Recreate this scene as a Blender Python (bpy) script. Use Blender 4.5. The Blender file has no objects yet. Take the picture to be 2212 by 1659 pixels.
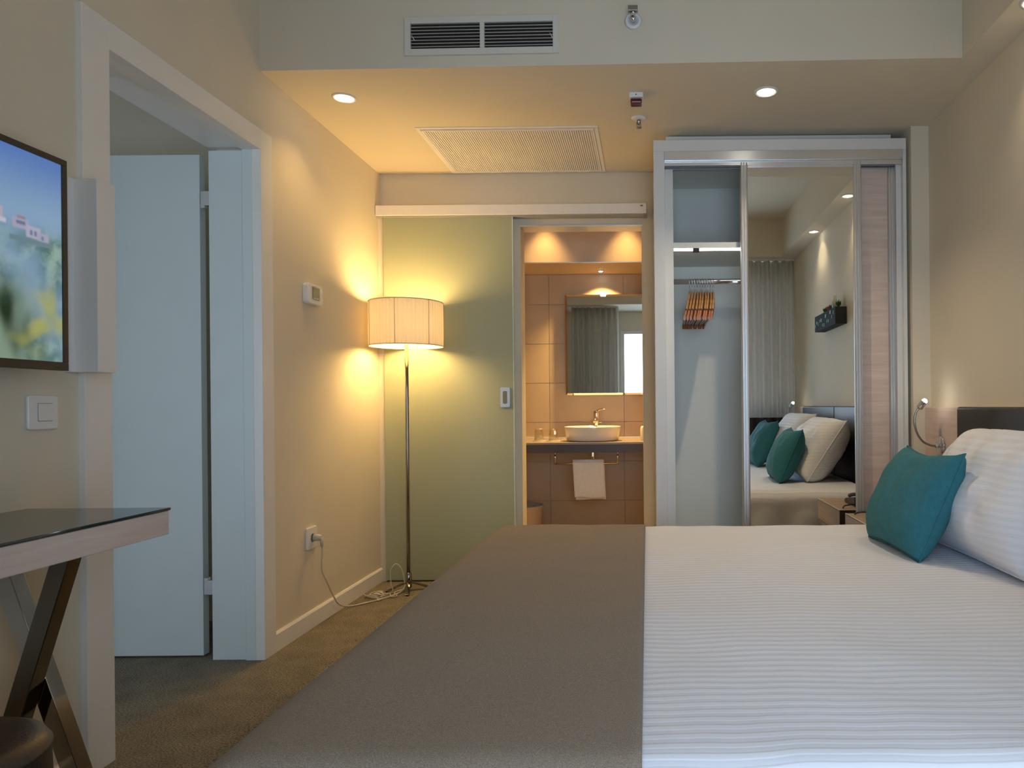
import bpy, bmesh, math, random
from mathutils import Vector, Matrix, noise
random.seed(7)
PI = math.pi
sc = bpy.context.scene
C = sc.collection

# ---------------------------------------------------------------- camera
cd = bpy.data.cameras.new('camera'); cam = bpy.data.objects.new('camera', cd); C.objects.link(cam)
cd.sensor_fit = 'HORIZONTAL'; cd.sensor_width = 36.0; cd.lens = 1500.0 / 2212 * 36
cd.shift_x = (1106 - 1398) / 2212; cd.shift_y = (876 - 829.5) / 2212
cd.clip_start = 0.02; cd.clip_end = 100
ROLL = 0.009
cam.matrix_world = Matrix(((math.cos(ROLL), math.sin(ROLL), 0, 0), (0, 0, -1, 0), (-math.sin(ROLL), math.cos(ROLL), 0, 1.05), (0, 0, 0, 1)))
sc.camera = cam
# ---------------------------------------------------------------- sky, exposure
SKY = 3.8
W = bpy.data.worlds.new('world'); sc.world = W; W.use_nodes = True
bgn = W.node_tree.nodes['Background']; bgn.inputs[0].default_value = (0.63, 0.77, 1.0, 1); bgn.inputs[1].default_value = SKY
sc.view_settings.view_transform = 'Standard'; sc.view_settings.look = 'None'
sc.view_settings.exposure = 0.6; sc.view_settings.gamma = 1.0; sc.view_settings.use_curve_mapping = False
sc.cycles.max_bounces = 10; sc.cycles.diffuse_bounces = 6; sc.cycles.glossy_bounces = 6; sc.cycles.transparent_max_bounces = 12
sc.cycles.sample_clamp_indirect = 4.0; sc.cycles.caustics_reflective = False; sc.cycles.caustics_refractive = False
def portal(name, loc, sx, sz):
    l = bpy.data.lights.new(name, 'AREA'); l.shape = 'RECTANGLE'; l.size = sx; l.size_y = sz
    l.cycles.is_portal = True
    o = bpy.data.objects.new(name, l); C.objects.link(o); o.location = loc; o.rotation_euler = (PI / 2, 0, 0)   # faces +Y, into the rooms
portal('window_portal', (0.50, -0.36, 1.15), 1.80, 2.1)
portal('window_portal', (-2.825, -0.36, 1.15), 0.85, 2.1)
# strengths of the fittings (watts)
E_SPOT, E_SOFFIT, E_LAMP, E_BATH, E_READ, E_LED = 18.0, 6.0, 20.0, 95.0, 0.05, 1.0
WARM = (1.0, 0.62, 0.21); WARM2 = (1.0, 0.80, 0.56); COOL = (0.86, 0.95, 1.0)

# ---------------------------------------------------------------- key dimensions
XL, XR, YB, YW = -1.623, 1.462, 4.25, -0.25        # left wall, right wall, back wall, window wall
ZC, ZT = 2.478, 2.84                               # lowered and main ceiling
BZ = 0.53                                          # bed top

# ---------------------------------------------------------------- materials
def nodes_of(name):
    m = bpy.data.materials.new(name); m.use_nodes = True
    nt = m.node_tree; b = nt.nodes['Principled BSDF']
    return m, nt, b
def N(nt, t, **kw):
    n = nt.nodes.new(t)
    for k, v in kw.items(): setattr(n, k, v)
    return n
def mat(name, col, rough=0.5, metal=0.0, var=0.06, scale=8.0, bump=0.0, bscale=200.0, stretch=None, spec=0.5, coat=0.0):
    m, nt, b = nodes_of(name)
    tc = N(nt, 'ShaderNodeTexCoord'); mp = N(nt, 'ShaderNodeMapping')
    nt.links.new(tc.outputs['Object'], mp.inputs[0])
    if stretch: mp.inputs['Scale'].default_value = stretch
    nz = N(nt, 'ShaderNodeTexNoise'); nz.inputs['Scale'].default_value = scale; nz.inputs['Detail'].default_value = 4
    nt.links.new(mp.outputs[0], nz.inputs['Vector'])
    cr = N(nt, 'ShaderNodeValToRGB')
    cr.color_ramp.elements[0].position = 0.3; cr.color_ramp.elements[1].position = 0.7
    cr.color_ramp.elements[0].color = tuple(c * (1 - var) for c in col) + (1,)
    cr.color_ramp.elements[1].color = tuple(min(1, c * (1 + var)) for c in col) + (1,)
    nt.links.new(nz.outputs['Fac'], cr.inputs[0]); nt.links.new(cr.outputs[0], b.inputs['Base Color'])
    b.inputs['Roughness'].default_value = rough; b.inputs['Metallic'].default_value = metal
    b.inputs['Specular IOR Level'].default_value = spec; b.inputs['Coat Weight'].default_value = coat
    if bump:
        n2 = N(nt, 'ShaderNodeTexNoise'); n2.inputs['Scale'].default_value = bscale; n2.inputs['Detail'].default_value = 3
        nt.links.new(mp.outputs[0], n2.inputs['Vector'])
        bp = N(nt, 'ShaderNodeBump'); bp.inputs['Strength'].default_value = bump; bp.inputs['Distance'].default_value = 0.003
        nt.links.new(n2.outputs['Fac'], bp.inputs['Height']); nt.links.new(bp.outputs[0], b.inputs['Normal'])
    return m
def emis(name, col, s):
    m, nt, b = nodes_of(name)
    b.inputs['Base Color'].default_value = (0.9, 0.9, 0.9, 1)
    b.inputs['Emission Color'].default_value = col + (1,); b.inputs['Emission Strength'].default_value = s
    return m
M = {}
M['wall'] = mat('wall_paint', (0.73, 0.66, 0.525), 0.75, var=0.02, scale=3, bump=0.12, bscale=350)
M['ceil'] = mat('ceiling_paint', (0.71, 0.64, 0.51), 0.8, var=0.02, scale=3)
M['bathwall'] = mat('bath_paint', (0.66, 0.50, 0.34), 0.7, var=0.03)
M['tile'] = mat('bath_tile', (0.54, 0.415, 0.265), 0.35, var=0.06, scale=5)
M['grout'] = mat('bath_grout', (0.52, 0.43, 0.33), 0.8)
M['white'] = mat('white_lacquer', (0.84, 0.81, 0.76), 0.4, var=0.015)
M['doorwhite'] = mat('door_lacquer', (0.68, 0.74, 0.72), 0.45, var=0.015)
M['wardwhite'] = mat('wardrobe_laminate', (0.74, 0.74, 0.72), 0.5, var=0.015)
M['wardin'] = mat('wardrobe_inside', (0.76, 0.775, 0.73), 0.55, var=0.015)
M['plastic'] = mat('white_plastic', (0.80, 0.79, 0.77), 0.3, var=0.01)
M['plasticgrey'] = mat('grey_plastic', (0.30, 0.31, 0.31), 0.4)
M['black'] = mat('black_plastic', (0.015, 0.015, 0.016), 0.35)
M['dark'] = mat('painted_shade_black', (0.02, 0.022, 0.024), 0.8)  # near-black colour painting the shade behind the vent louvres
M['alu'] = mat('brushed_aluminium', (0.80, 0.81, 0.82), 0.36, 1.0, var=0.0, scale=30)
M['chrome'] = mat('chrome', (0.75, 0.75, 0.75), 0.07, 1.0, var=0.01)
M['darkchrome'] = mat('dark_chrome', (0.30, 0.275, 0.25), 0.12, 1.0, var=0.02)
M['steel'] = mat('satin_steel', (0.42, 0.40, 0.37), 0.22, 1.0, var=0.03)
M['mirror'] = mat('mirror_glass', (0.90, 0.92, 0.90), 0.0, 1.0, var=0.0)
M['leather'] = mat('brown_leather', (0.040, 0.028, 0.021), 0.42, var=0.12, scale=20, bump=0.25, bscale=180)
M['headleather'] = mat('headboard_leather', (0.030, 0.023, 0.018), 0.42, var=0.1, scale=12, bump=0.2, bscale=160)
M['teal'] = mat('teal_cotton', (0.028, 0.165, 0.205), 0.9, var=0.10, scale=60, bump=0.35, bscale=420)
def curtain_mat():
    m = mat('grey_curtain', (0.74, 0.71, 0.67), 0.9, var=0.05, scale=40); nt = m.node_tree
    tl = N(nt, 'ShaderNodeBsdfTranslucent'); tl.inputs[0].default_value = (0.7, 0.67, 0.63, 1)
    mx = N(nt, 'ShaderNodeMixShader'); mx.inputs[0].default_value = 0.3
    nt.links.new(nt.nodes['Principled BSDF'].outputs[0], mx.inputs[1]); nt.links.new(tl.outputs[0], mx.inputs[2]); nt.links.new(mx.outputs[0], nt.nodes['Material Output'].inputs[0])
    return m
M['curtain'] = curtain_mat()
M['curtaindark'] = mat('charcoal_curtain', (0.035, 0.033, 0.034), 0.9, var=0.08, scale=40)
M['towel'] = mat('white_towel', (0.80, 0.76, 0.70), 0.95, var=0.04, scale=50, bump=0.5, bscale=300)
M['ceramic'] = mat('white_ceramic', (0.80, 0.78, 0.74), 0.12, var=0.01, coat=0.3)
M['counter'] = mat('taupe_counter', (0.30, 0.25, 0.21), 0.3, var=0.04)
M['counterfront'] = mat('counter_fascia', (0.075, 0.06, 0.052), 0.4, var=0.04)
M['cable'] = mat('clear_cable', (0.62, 0.57, 0.45), 0.35, var=0.02)
M['bin'] = mat('beige_bin', (0.62, 0.47, 0.32), 0.45, var=0.02)
M['red'] = mat('red_lens', (0.10, 0.006, 0.008), 0.2)
M['hangwood'] = mat('hanger_wood', (0.42, 0.215, 0.075), 0.4, var=0.25, scale=6, stretch=(14, 1.5, 6))
M['hangtip'] = mat('hanger_end', (0.36, 0.13, 0.05), 0.3, var=0.2, scale=20)
M['hangband'] = mat('hanger_band', (0.055, 0.018, 0.012), 0.4)
M['hangbar'] = mat('hanger_bar', (0.55, 0.48, 0.42), 0.5)
M['plantgreen'] = mat('leaf_green', (0.05, 0.14, 0.04), 0.5, var=0.3, scale=30)
M['pink'] = mat('pink_bloom', (0.5, 0.05, 0.10), 0.5)
M['bottle'] = mat('pale_glaze', (0.42, 0.46, 0.36), 0.3)
M['edge'] = mat('polished_glass_edge', (0.55, 0.66, 0.66), 0.15)
M['bezel'] = mat('brown_bezel', (0.050, 0.042, 0.034), 0.4)
M['matblack'] = mat('matt_black_board', (0.012, 0.016, 0.014), 0.85)
M['mint'] = mat('mint_paint', (0.12, 0.50, 0.36), 0.6)
M['ventwhite'] = mat('vent_enamel', (0.70, 0.67, 0.60), 0.5, var=0.01)
M['lcd'] = mat('lcd_grey', (0.16, 0.18, 0.14), 0.25)
M['spotrim'] = mat('spot_rim', (0.72, 0.70, 0.66), 0.35)
M['spotglow'] = emis('spot_reflector', (1.0, 0.85, 0.62), 1.1)
M['bulb'] = emis('spot_bulb', (1.0, 0.93, 0.80), 30.0)
M['readbulb'] = emis('reading_bulb', (1.0, 0.93, 0.82), 26.0)
M['led'] = emis('led_strip', (0.92, 0.97, 1.0), 5.0)
M['lampbulb'] = emis('lamp_bulb', (1.0, 0.86, 0.6), 12.0)

def wood(name, c1, c2, stretch, scale=3.0, rough=0.45):
    m, nt, b = nodes_of(name)
    tc = N(nt, 'ShaderNodeTexCoord'); mp = N(nt, 'ShaderNodeMapping'); mp.inputs['Scale'].default_value = stretch
    nt.links.new(tc.outputs['Object'], mp.inputs[0])
    n1 = N(nt, 'ShaderNodeTexNoise'); n1.inputs['Scale'].default_value = scale; n1.inputs['Detail'].default_value = 8; n1.inputs['Roughness'].default_value = 0.62; n1.inputs['Distortion'].default_value = 0.3
    nt.links.new(mp.outputs[0], n1.inputs['Vector'])
    cr = N(nt, 'ShaderNodeValToRGB'); cr.color_ramp.elements[0].position = 0.30; cr.color_ramp.elements[1].position = 0.72
    cr.color_ramp.elements[0].color = c1 + (1,); cr.color_ramp.elements[1].color = c2 + (1,)
    nt.links.new(n1.outputs['Fac'], cr.inputs[0]); nt.links.new(cr.outputs[0], b.inputs['Base Color'])
    b.inputs['Roughness'].default_value = rough
    return m
WA, WB = (0.60, 0.47, 0.40), (0.78, 0.64, 0.56)
M['woody'] = wood('ash_veneer_along_depth', WA, WB, (14, 1, 14))
M['woodx'] = wood('ash_veneer_across', WA, WB, (1, 14, 14))
M['woodtop'] = wood('ash_veneer_top', (0.36, 0.25, 0.16), (0.50, 0.37, 0.25), (1, 14, 14))

def carpet():
    m, nt, b = nodes_of('flecked_carpet'); L = nt.links.new
    tc = N(nt, 'ShaderNodeTexCoord'); mp = N(nt, 'ShaderNodeMapping'); mp.inputs['Scale'].default_value = (1, 2.0, 1); mp.inputs['Rotation'].default_value = (0, 0, 0.5)
    L(tc.outputs['Object'], mp.inputs[0])
    n1 = N(nt, 'ShaderNodeTexNoise'); n1.inputs['Scale'].default_value = 150; n1.inputs['Detail'].default_value = 6; n1.inputs['Roughness'].default_value = 0.7
    n2 = N(nt, 'ShaderNodeTexNoise'); n2.inputs['Scale'].default_value = 9; n2.inputs['Detail'].default_value = 4
    L(mp.outputs[0], n1.inputs['Vector']); L(tc.outputs['Object'], n2.inputs['Vector'])
    cr = N(nt, 'ShaderNodeValToRGB'); e = cr.color_ramp.elements
    e[0].position = 0.36; e[0].color = (0.055, 0.050, 0.040, 1); e[1].position = 0.66; e[1].color = (0.46, 0.41, 0.315, 1)
    L(n1.outputs['Fac'], cr.inputs[0])
    mr = N(nt, 'ShaderNodeMapRange'); mr.inputs['From Min'].default_value = 0.3; mr.inputs['From Max'].default_value = 0.7; mr.inputs['To Min'].default_value = 0.75; mr.inputs['To Max'].default_value = 1.0
    L(n2.outputs['Fac'], mr.inputs['Value'])
    mx = N(nt, 'ShaderNodeMix', data_type='RGBA', blend_type='MULTIPLY'); mx.inputs[0].default_value = 1.0
    L(cr.outputs[0], mx.inputs[6]); L(mr.outputs[0], mx.inputs[7])
    # woven dark flecks in the patterned field beside the bed
    n3 = N(nt, 'ShaderNodeTexNoise'); n3.inputs['Scale'].default_value = 62; n3.inputs['Detail'].default_value = 1; L(mp.outputs[0], n3.inputs['Vector'])
    f3 = N(nt, 'ShaderNodeMapRange'); f3.inputs['From Min'].default_value = 0.60; f3.inputs['From Max'].default_value = 0.64; L(n3.outputs['Fac'], f3.inputs['Value'])
    sp = N(nt, 'ShaderNodeSeparateXYZ'); L(tc.outputs['Object'], sp.inputs[0])
    fx = N(nt, 'ShaderNodeMapRange'); fx.inputs['From Min'].default_value = -1.42; fx.inputs['From Max'].default_value = -1.20; L(sp.outputs['X'], fx.inputs['Value'])
    mu = N(nt, 'ShaderNodeMath', operation='MULTIPLY'); L(f3.outputs[0], mu.inputs[0]); L(fx.outputs[0], mu.inputs[1])
    m2 = N(nt, 'ShaderNodeMix', data_type='RGBA'); L(mu.outputs[0], m2.inputs[0]); L(mx.outputs[2], m2.inputs[6]); m2.inputs[7].default_value = (0.030, 0.022, 0.016, 1)
    L(m2.outputs[2], b.inputs['Base Color'])
    b.inputs['Roughness'].default_value = 0.95; b.inputs['Specular IOR Level'].default_value = 0.1
    bp = N(nt, 'ShaderNodeBump'); bp.inputs['Strength'].default_value = 0.5; bp.inputs['Distance'].default_value = 0.003
    L(n1.outputs['Fac'], bp.inputs['Height']); L(bp.outputs[0], b.inputs['Normal'])
    return m
M['carpet'] = carpet()

def runner_mat():
    m, nt, b = nodes_of('runner_twill')
    tc = N(nt, 'ShaderNodeTexCoord')
    n1 = N(nt, 'ShaderNodeTexNoise'); n1.inputs['Scale'].default_value = 420; n1.inputs['Detail'].default_value = 2
    wv = N(nt, 'ShaderNodeTexWave'); wv.inputs['Scale'].default_value = 240; wv.inputs['Distortion'].default_value = 2.5; wv.inputs['Detail'].default_value = 2; wv.inputs['Detail Scale'].default_value = 3
    wv.bands_direction = 'DIAGONAL'
    nt.links.new(tc.outputs['Object'], n1.inputs['Vector']); nt.links.new(tc.outputs['Object'], wv.inputs['Vector'])
    ad = N(nt, 'ShaderNodeMath', operation='MULTIPLY'); nt.links.new(n1.outputs['Fac'], ad.inputs[0]); nt.links.new(wv.outputs['Fac'], ad.inputs[1])
    cr = N(nt, 'ShaderNodeValToRGB'); e = cr.color_ramp.elements
    e[0].position = 0.05; e[0].color = (0.145, 0.116, 0.088, 1); e[1].position = 0.6; e[1].color = (0.45, 0.36, 0.275, 1)
    nt.links.new(ad.outputs[0], cr.inputs[0]); nt.links.new(cr.outputs[0], b.inputs['Base Color'])
    b.inputs['Roughness'].default_value = 0.85; b.inputs['Specular IOR Level'].default_value = 0.2
    b.inputs['Sheen Weight'].default_value = 0.08; b.inputs['Sheen Roughness'].default_value = 0.4
    bp = N(nt, 'ShaderNodeBump'); bp.inputs['Strength'].default_value = 0.35; bp.inputs['Distance'].default_value = 0.002
    nt.links.new(ad.outputs[0], bp.inputs['Height']); nt.links.new(bp.outputs[0], b.inputs['Normal'])
    return m
M['runner'] = runner_mat()

def linen(name, axis, period, col=(0.80, 0.81, 0.86), dark=0.91, relief=0.5):
    """white damask with woven satin stripes: fine relief and gloss along one axis"""
    m, nt, b = nodes_of(name)
    tc = N(nt, 'ShaderNodeTexCoord'); sp = N(nt, 'ShaderNodeSeparateXYZ'); nt.links.new(tc.outputs['Object'], sp.inputs[0])
    nz = N(nt, 'ShaderNodeTexNoise'); nz.inputs['Scale'].default_value = 5; nt.links.new(tc.outputs['Object'], nz.inputs['Vector'])
    ma = N(nt, 'ShaderNodeMath', operation='MULTIPLY_ADD'); nt.links.new(nz.outputs['Fac'], ma.inputs[0]); ma.inputs[1].default_value = 0.025
    nt.links.new(sp.outputs['XYZ'.index(axis)], ma.inputs[2])
    mu = N(nt, 'ShaderNodeMath', operation='MULTIPLY'); nt.links.new(ma.outputs[0], mu.inputs[0]); mu.inputs[1].default_value = 2 * PI / period
    sn = N(nt, 'ShaderNodeMath', operation='SINE'); nt.links.new(mu.outputs[0], sn.inputs[0])
    cr = N(nt, 'ShaderNodeMapRange'); cr.interpolation_type = 'SMOOTHSTEP'
    cr.inputs['From Min'].default_value = -0.5; cr.inputs['From Max'].default_value = 0.5
    nt.links.new(sn.outputs[0], cr.inputs['Value'])
    cx = N(nt, 'ShaderNodeMix', data_type='RGBA'); cx.inputs[6].default_value = tuple(c * dark for c in col) + (1,); cx.inputs[7].default_value = col + (1,)
    nt.links.new(cr.outputs[0], cx.inputs[0]); nt.links.new(cx.outputs[2], b.inputs['Base Color'])
    rr = N(nt, 'ShaderNodeMapRange'); rr.inputs['To Min'].default_value = 0.75; rr.inputs['To Max'].default_value = 0.5
    nt.links.new(cr.outputs[0], rr.inputs['Value']); nt.links.new(rr.outputs[0], b.inputs['Roughness'])
    bp = N(nt, 'ShaderNodeBump'); bp.inputs['Strength'].default_value = relief; bp.inputs['Distance'].default_value = 0.0012
    nt.links.new(cr.outputs[0], bp.inputs['Height']); nt.links.new(bp.outputs[0], b.inputs['Normal'])
    b.inputs['Sheen Weight'].default_value = 0.1
    return m
M['linen'] = linen('striped_duvet', 'Y', 0.028)
M['linenp'] = linen('striped_pillowcase', 'Z', 0.022, dark=0.95, relief=0.3)

def glass(name, tint=(1, 1, 1), gloss=0.12):
    m, nt, b = nodes_of(name)
    tr = N(nt, 'ShaderNodeBsdfTransparent'); tr.inputs[0].default_value = tint + (1,)
    gl = N(nt, 'ShaderNodeBsdfGlossy'); gl.inputs['Roughness'].default_value = 0.02
    fr = N(nt, 'ShaderNodeLayerWeight'); fr.inputs[0].default_value = 0.12
    ad = N(nt, 'ShaderNodeMath', operation='MULTIPLY_ADD'); nt.links.new(fr.outputs['Facing'], ad.inputs[0]); ad.inputs[1].default_value = 1.0; ad.inputs[2].default_value = gloss - 0.08
    ad.use_clamp = True
    mx = N(nt, 'ShaderNodeMixShader'); nt.links.new(ad.outputs[0], mx.inputs[0]); nt.links.new(tr.outputs[0], mx.inputs[1]); nt.links.new(gl.outputs[0], mx.inputs[2])
    nt.links.new(mx.outputs[0], nt.nodes['Material Output'].inputs[0])
    return m
M['pane'] = glass('window_glass', (0.97, 0.99, 0.98), 0.08)
M['tumbler'] = glass('tumbler_glass', (0.93, 0.92, 0.90), 0.12)
M['desktopglass'] = mat('smoked_green_glass', (0.012, 0.030, 0.028), 0.04, var=0.0, spec=0.8)

def frosted():
    m, nt, b = nodes_of('frosted_green_glass')
    b.inputs['Base Color'].default_value = (0.52, 0.545, 0.40, 1); b.inputs['Roughness'].default_value = 0.28
    nz = N(nt, 'ShaderNodeTexNoise'); nz.inputs['Scale'].default_value = 400
    bp = N(nt, 'ShaderNodeBump'); bp.inputs['Strength'].default_value = 0.04; bp.inputs['Distance'].default_value = 0.001
    nt.links.new(nz.outputs['Fac'], bp.inputs['Height']); nt.links.new(bp.outputs[0], b.inputs['Normal'])
    tr = N(nt, 'ShaderNodeBsdfTransparent'); tr.inputs[0].default_value = (0.78, 0.88, 0.70, 1)
    tl = N(nt, 'ShaderNodeBsdfTranslucent'); tl.inputs[0].default_value = (0.6, 0.72, 0.5, 1)
    m1 = N(nt, 'ShaderNodeMixShader'); m1.inputs[0].default_value = 0.15; nt.links.new(b.outputs[0], m1.inputs[1]); nt.links.new(tl.outputs[0], m1.inputs[2])
    m2 = N(nt, 'ShaderNodeMixShader'); m2.inputs[0].default_value = 0.22; nt.links.new(m1.outputs[0], m2.inputs[1]); nt.links.new(tr.outputs[0], m2.inputs[2])
    nt.links.new(m2.outputs[0], nt.nodes['Material Output'].inputs[0])
    return m
M['frost'] = frosted()
def shade_mat():
    m, nt, b = nodes_of('pleated_shade_cloth')
    b.inputs['Base Color'].default_value = (0.80, 0.70, 0.52, 1); b.inputs['Roughness'].default_value = 0.9
    tl = N(nt, 'ShaderNodeBsdfTranslucent'); tl.inputs[0].default_value = (0.85, 0.72, 0.52, 1)
    nz = N(nt, 'ShaderNodeTexNoise'); nz.inputs['Scale'].default_value = 40
    mr = N(nt, 'ShaderNodeMapRange'); mr.inputs['To Min'].default_value = 0.05; mr.inputs['To Max'].default_value = 0.08
    nt.links.new(nz.outputs['Fac'], mr.inputs['Value'])
    mx = N(nt, 'ShaderNodeMixShader'); nt.links.new(mr.outputs[0], mx.inputs[0]); nt.links.new(b.outputs[0], mx.inputs[1]); nt.links.new(tl.outputs[0], mx.inputs[2])
    nt.links.new(mx.outputs[0], nt.nodes['Material Output'].inputs[0])
    return m
M['shade'] = shade_mat()

def tv_mat():
    """the picture on the screen: hazy blue sky, pale houses on a ridge, out-of-focus greenery with yellow blooms (object coords: y = along wall, z = up)"""
    m, nt, b = nodes_of('screen_picture')
    tc = N(nt, 'ShaderNodeTexCoord'); sp = N(nt, 'ShaderNodeSeparateXYZ'); nt.links.new(tc.outputs['Object'], sp.inputs[0])
    L = nt.links.new
    def noise_(s, d=3, st=(1, 1, 1)):
        mp = N(nt, 'ShaderNodeMapping'); mp.inputs['Scale'].default_value = st; L(tc.outputs['Object'], mp.inputs[0])
        n = N(nt, 'ShaderNodeTexNoise'); n.inputs['Scale'].default_value = s; n.inputs['Detail'].default_value = d; L(mp.outputs[0], n.inputs['Vector']); return n.outputs['Fac']
    def rng(v, a, c_):
        r = N(nt, 'ShaderNodeMapRange'); r.interpolation_type = 'SMOOTHSTEP'; r.inputs['From Min'].default_value = a; r.inputs['From Max'].default_value = c_; L(v, r.inputs['Value']); return r.outputs[0]
    def mix(f, a, c_):
        x = N(nt, 'ShaderNodeMix', data_type='RGBA'); L(f, x.inputs[0])
        for i, v in ((6, a), (7, c_)):
            if isinstance(v, tuple): x.inputs[i].default_value = v + (1,)
            else: L(v, x.inputs[i])
        return x.outputs[2]
    def mul(a, c_):
        x = N(nt, 'ShaderNodeMath', operation='MULTIPLY'); L(a, x.inputs[0]); L(c_, x.inputs[1]); return x.outputs[0]
    y, z = sp.outputs['Y'], sp.outputs['Z']
    sky = mix(rng(z, 0.10, 0.28), (0.23, 0.36, 0.52), (0.085, 0.18, 0.47))
    land = mix(rng(noise_(22, 5), 0.38, 0.66), (0.055, 0.14, 0.11), (0.27, 0.40, 0.33))
    hz = mix(rng(noise_(5, 2), 0.35, 0.7), land, (0.20, 0.32, 0.46))
    img = mix(rng(z, 0.03, 0.10), hz, sky)
    dk = mix(rng(noise_(6, 2, (1, 1, .5)), 0.50, 0.66), (0.22, 0.30, 0.22), (0.012, 0.03, 0.012))
    fg = mix(rng(noise_(7.5, 1), 0.56, 0.70), dk, (0.36, 0.36, 0.03))
    low = N(nt, 'ShaderNodeMapRange'); low.interpolation_type = 'SMOOTHSTEP'; low.inputs['From Min'].default_value = 0.0; low.inputs['From Max'].default_value = -0.14; L(z, low.inputs['Value'])
    lf = N(nt, 'ShaderNodeMapRange'); lf.interpolation_type = 'SMOOTHSTEP'; lf.inputs['From Min'].default_value = 0.46; lf.inputs['From Max'].default_value = 0.30; L(y, lf.inputs['Value'])
    img = mix(mul(low.outputs[0], lf.outputs[0]), img, fg)
    blooms = mul(rng(noise_(8.5, 1), 0.54, 0.68), low.outputs[0])
    half = N(nt, 'ShaderNodeMath', operation='MULTIPLY'); L(blooms, half.inputs[0]); half.inputs[1].default_value = 0.7
    img = mix(half.outputs[0], img, (0.42, 0.40, 0.05))
    def rect(img, y0, y1, z0, z1, col):
        f = mul(mul(rng(y, y0 - .004, y0 + .003), rng(y, y1 + .004, y1 - .003)), mul(rng(z, z0 - .004, z0 + .003), rng(z, z1 + .004, z1 - .003)))
        return mix(f, img, col)
    for r in ((.15, .275, .118, .132, (.30, .20, .20)), (.15, .262, .088, .118, (.38, .37, .46)), (.225, .292, .078, .106, (.42, .38, .44)), (.236, .30, .070, .080, (.50, .50, .60)), (.245, .255, .084, .094, (.16, .19, .30)), (.272, .282, .084, .094, (.16, .19, .30)), (.19, .20, .096, .108, (.16, .19, .30)),
              (.318, .362, .066, .090, (.37, .35, .46)), (.330, .352, .090, .096, (.30, .22, .24)), (.355, .395, .050, .078, (.40, .39, .51)), (.388, .418, .044, .066, (.36, .36, .48)), (.328, .352, .076, .084, (.14, .18, .30)), (.366, .372, .056, .068, (.14, .18, .30)), (.378, .384, .056, .068, (.14, .18, .30)), (.398, .404, .050, .060, (.16, .2, .32)), (.31, .43, .034, .046, (.14, .22, .26))):
        img = rect(img, *r)
    b.inputs['Base Color'].default_value = (0.01, 0.01, 0.012, 1); b.inputs['Roughness'].default_value = 0.12; b.inputs['Specular IOR Level'].default_value = 0.4
    L(img, b.inputs['Emission Color']); b.inputs['Emission Strength'].default_value = 0.6
    return m
M['tv'] = tv_mat()

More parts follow.
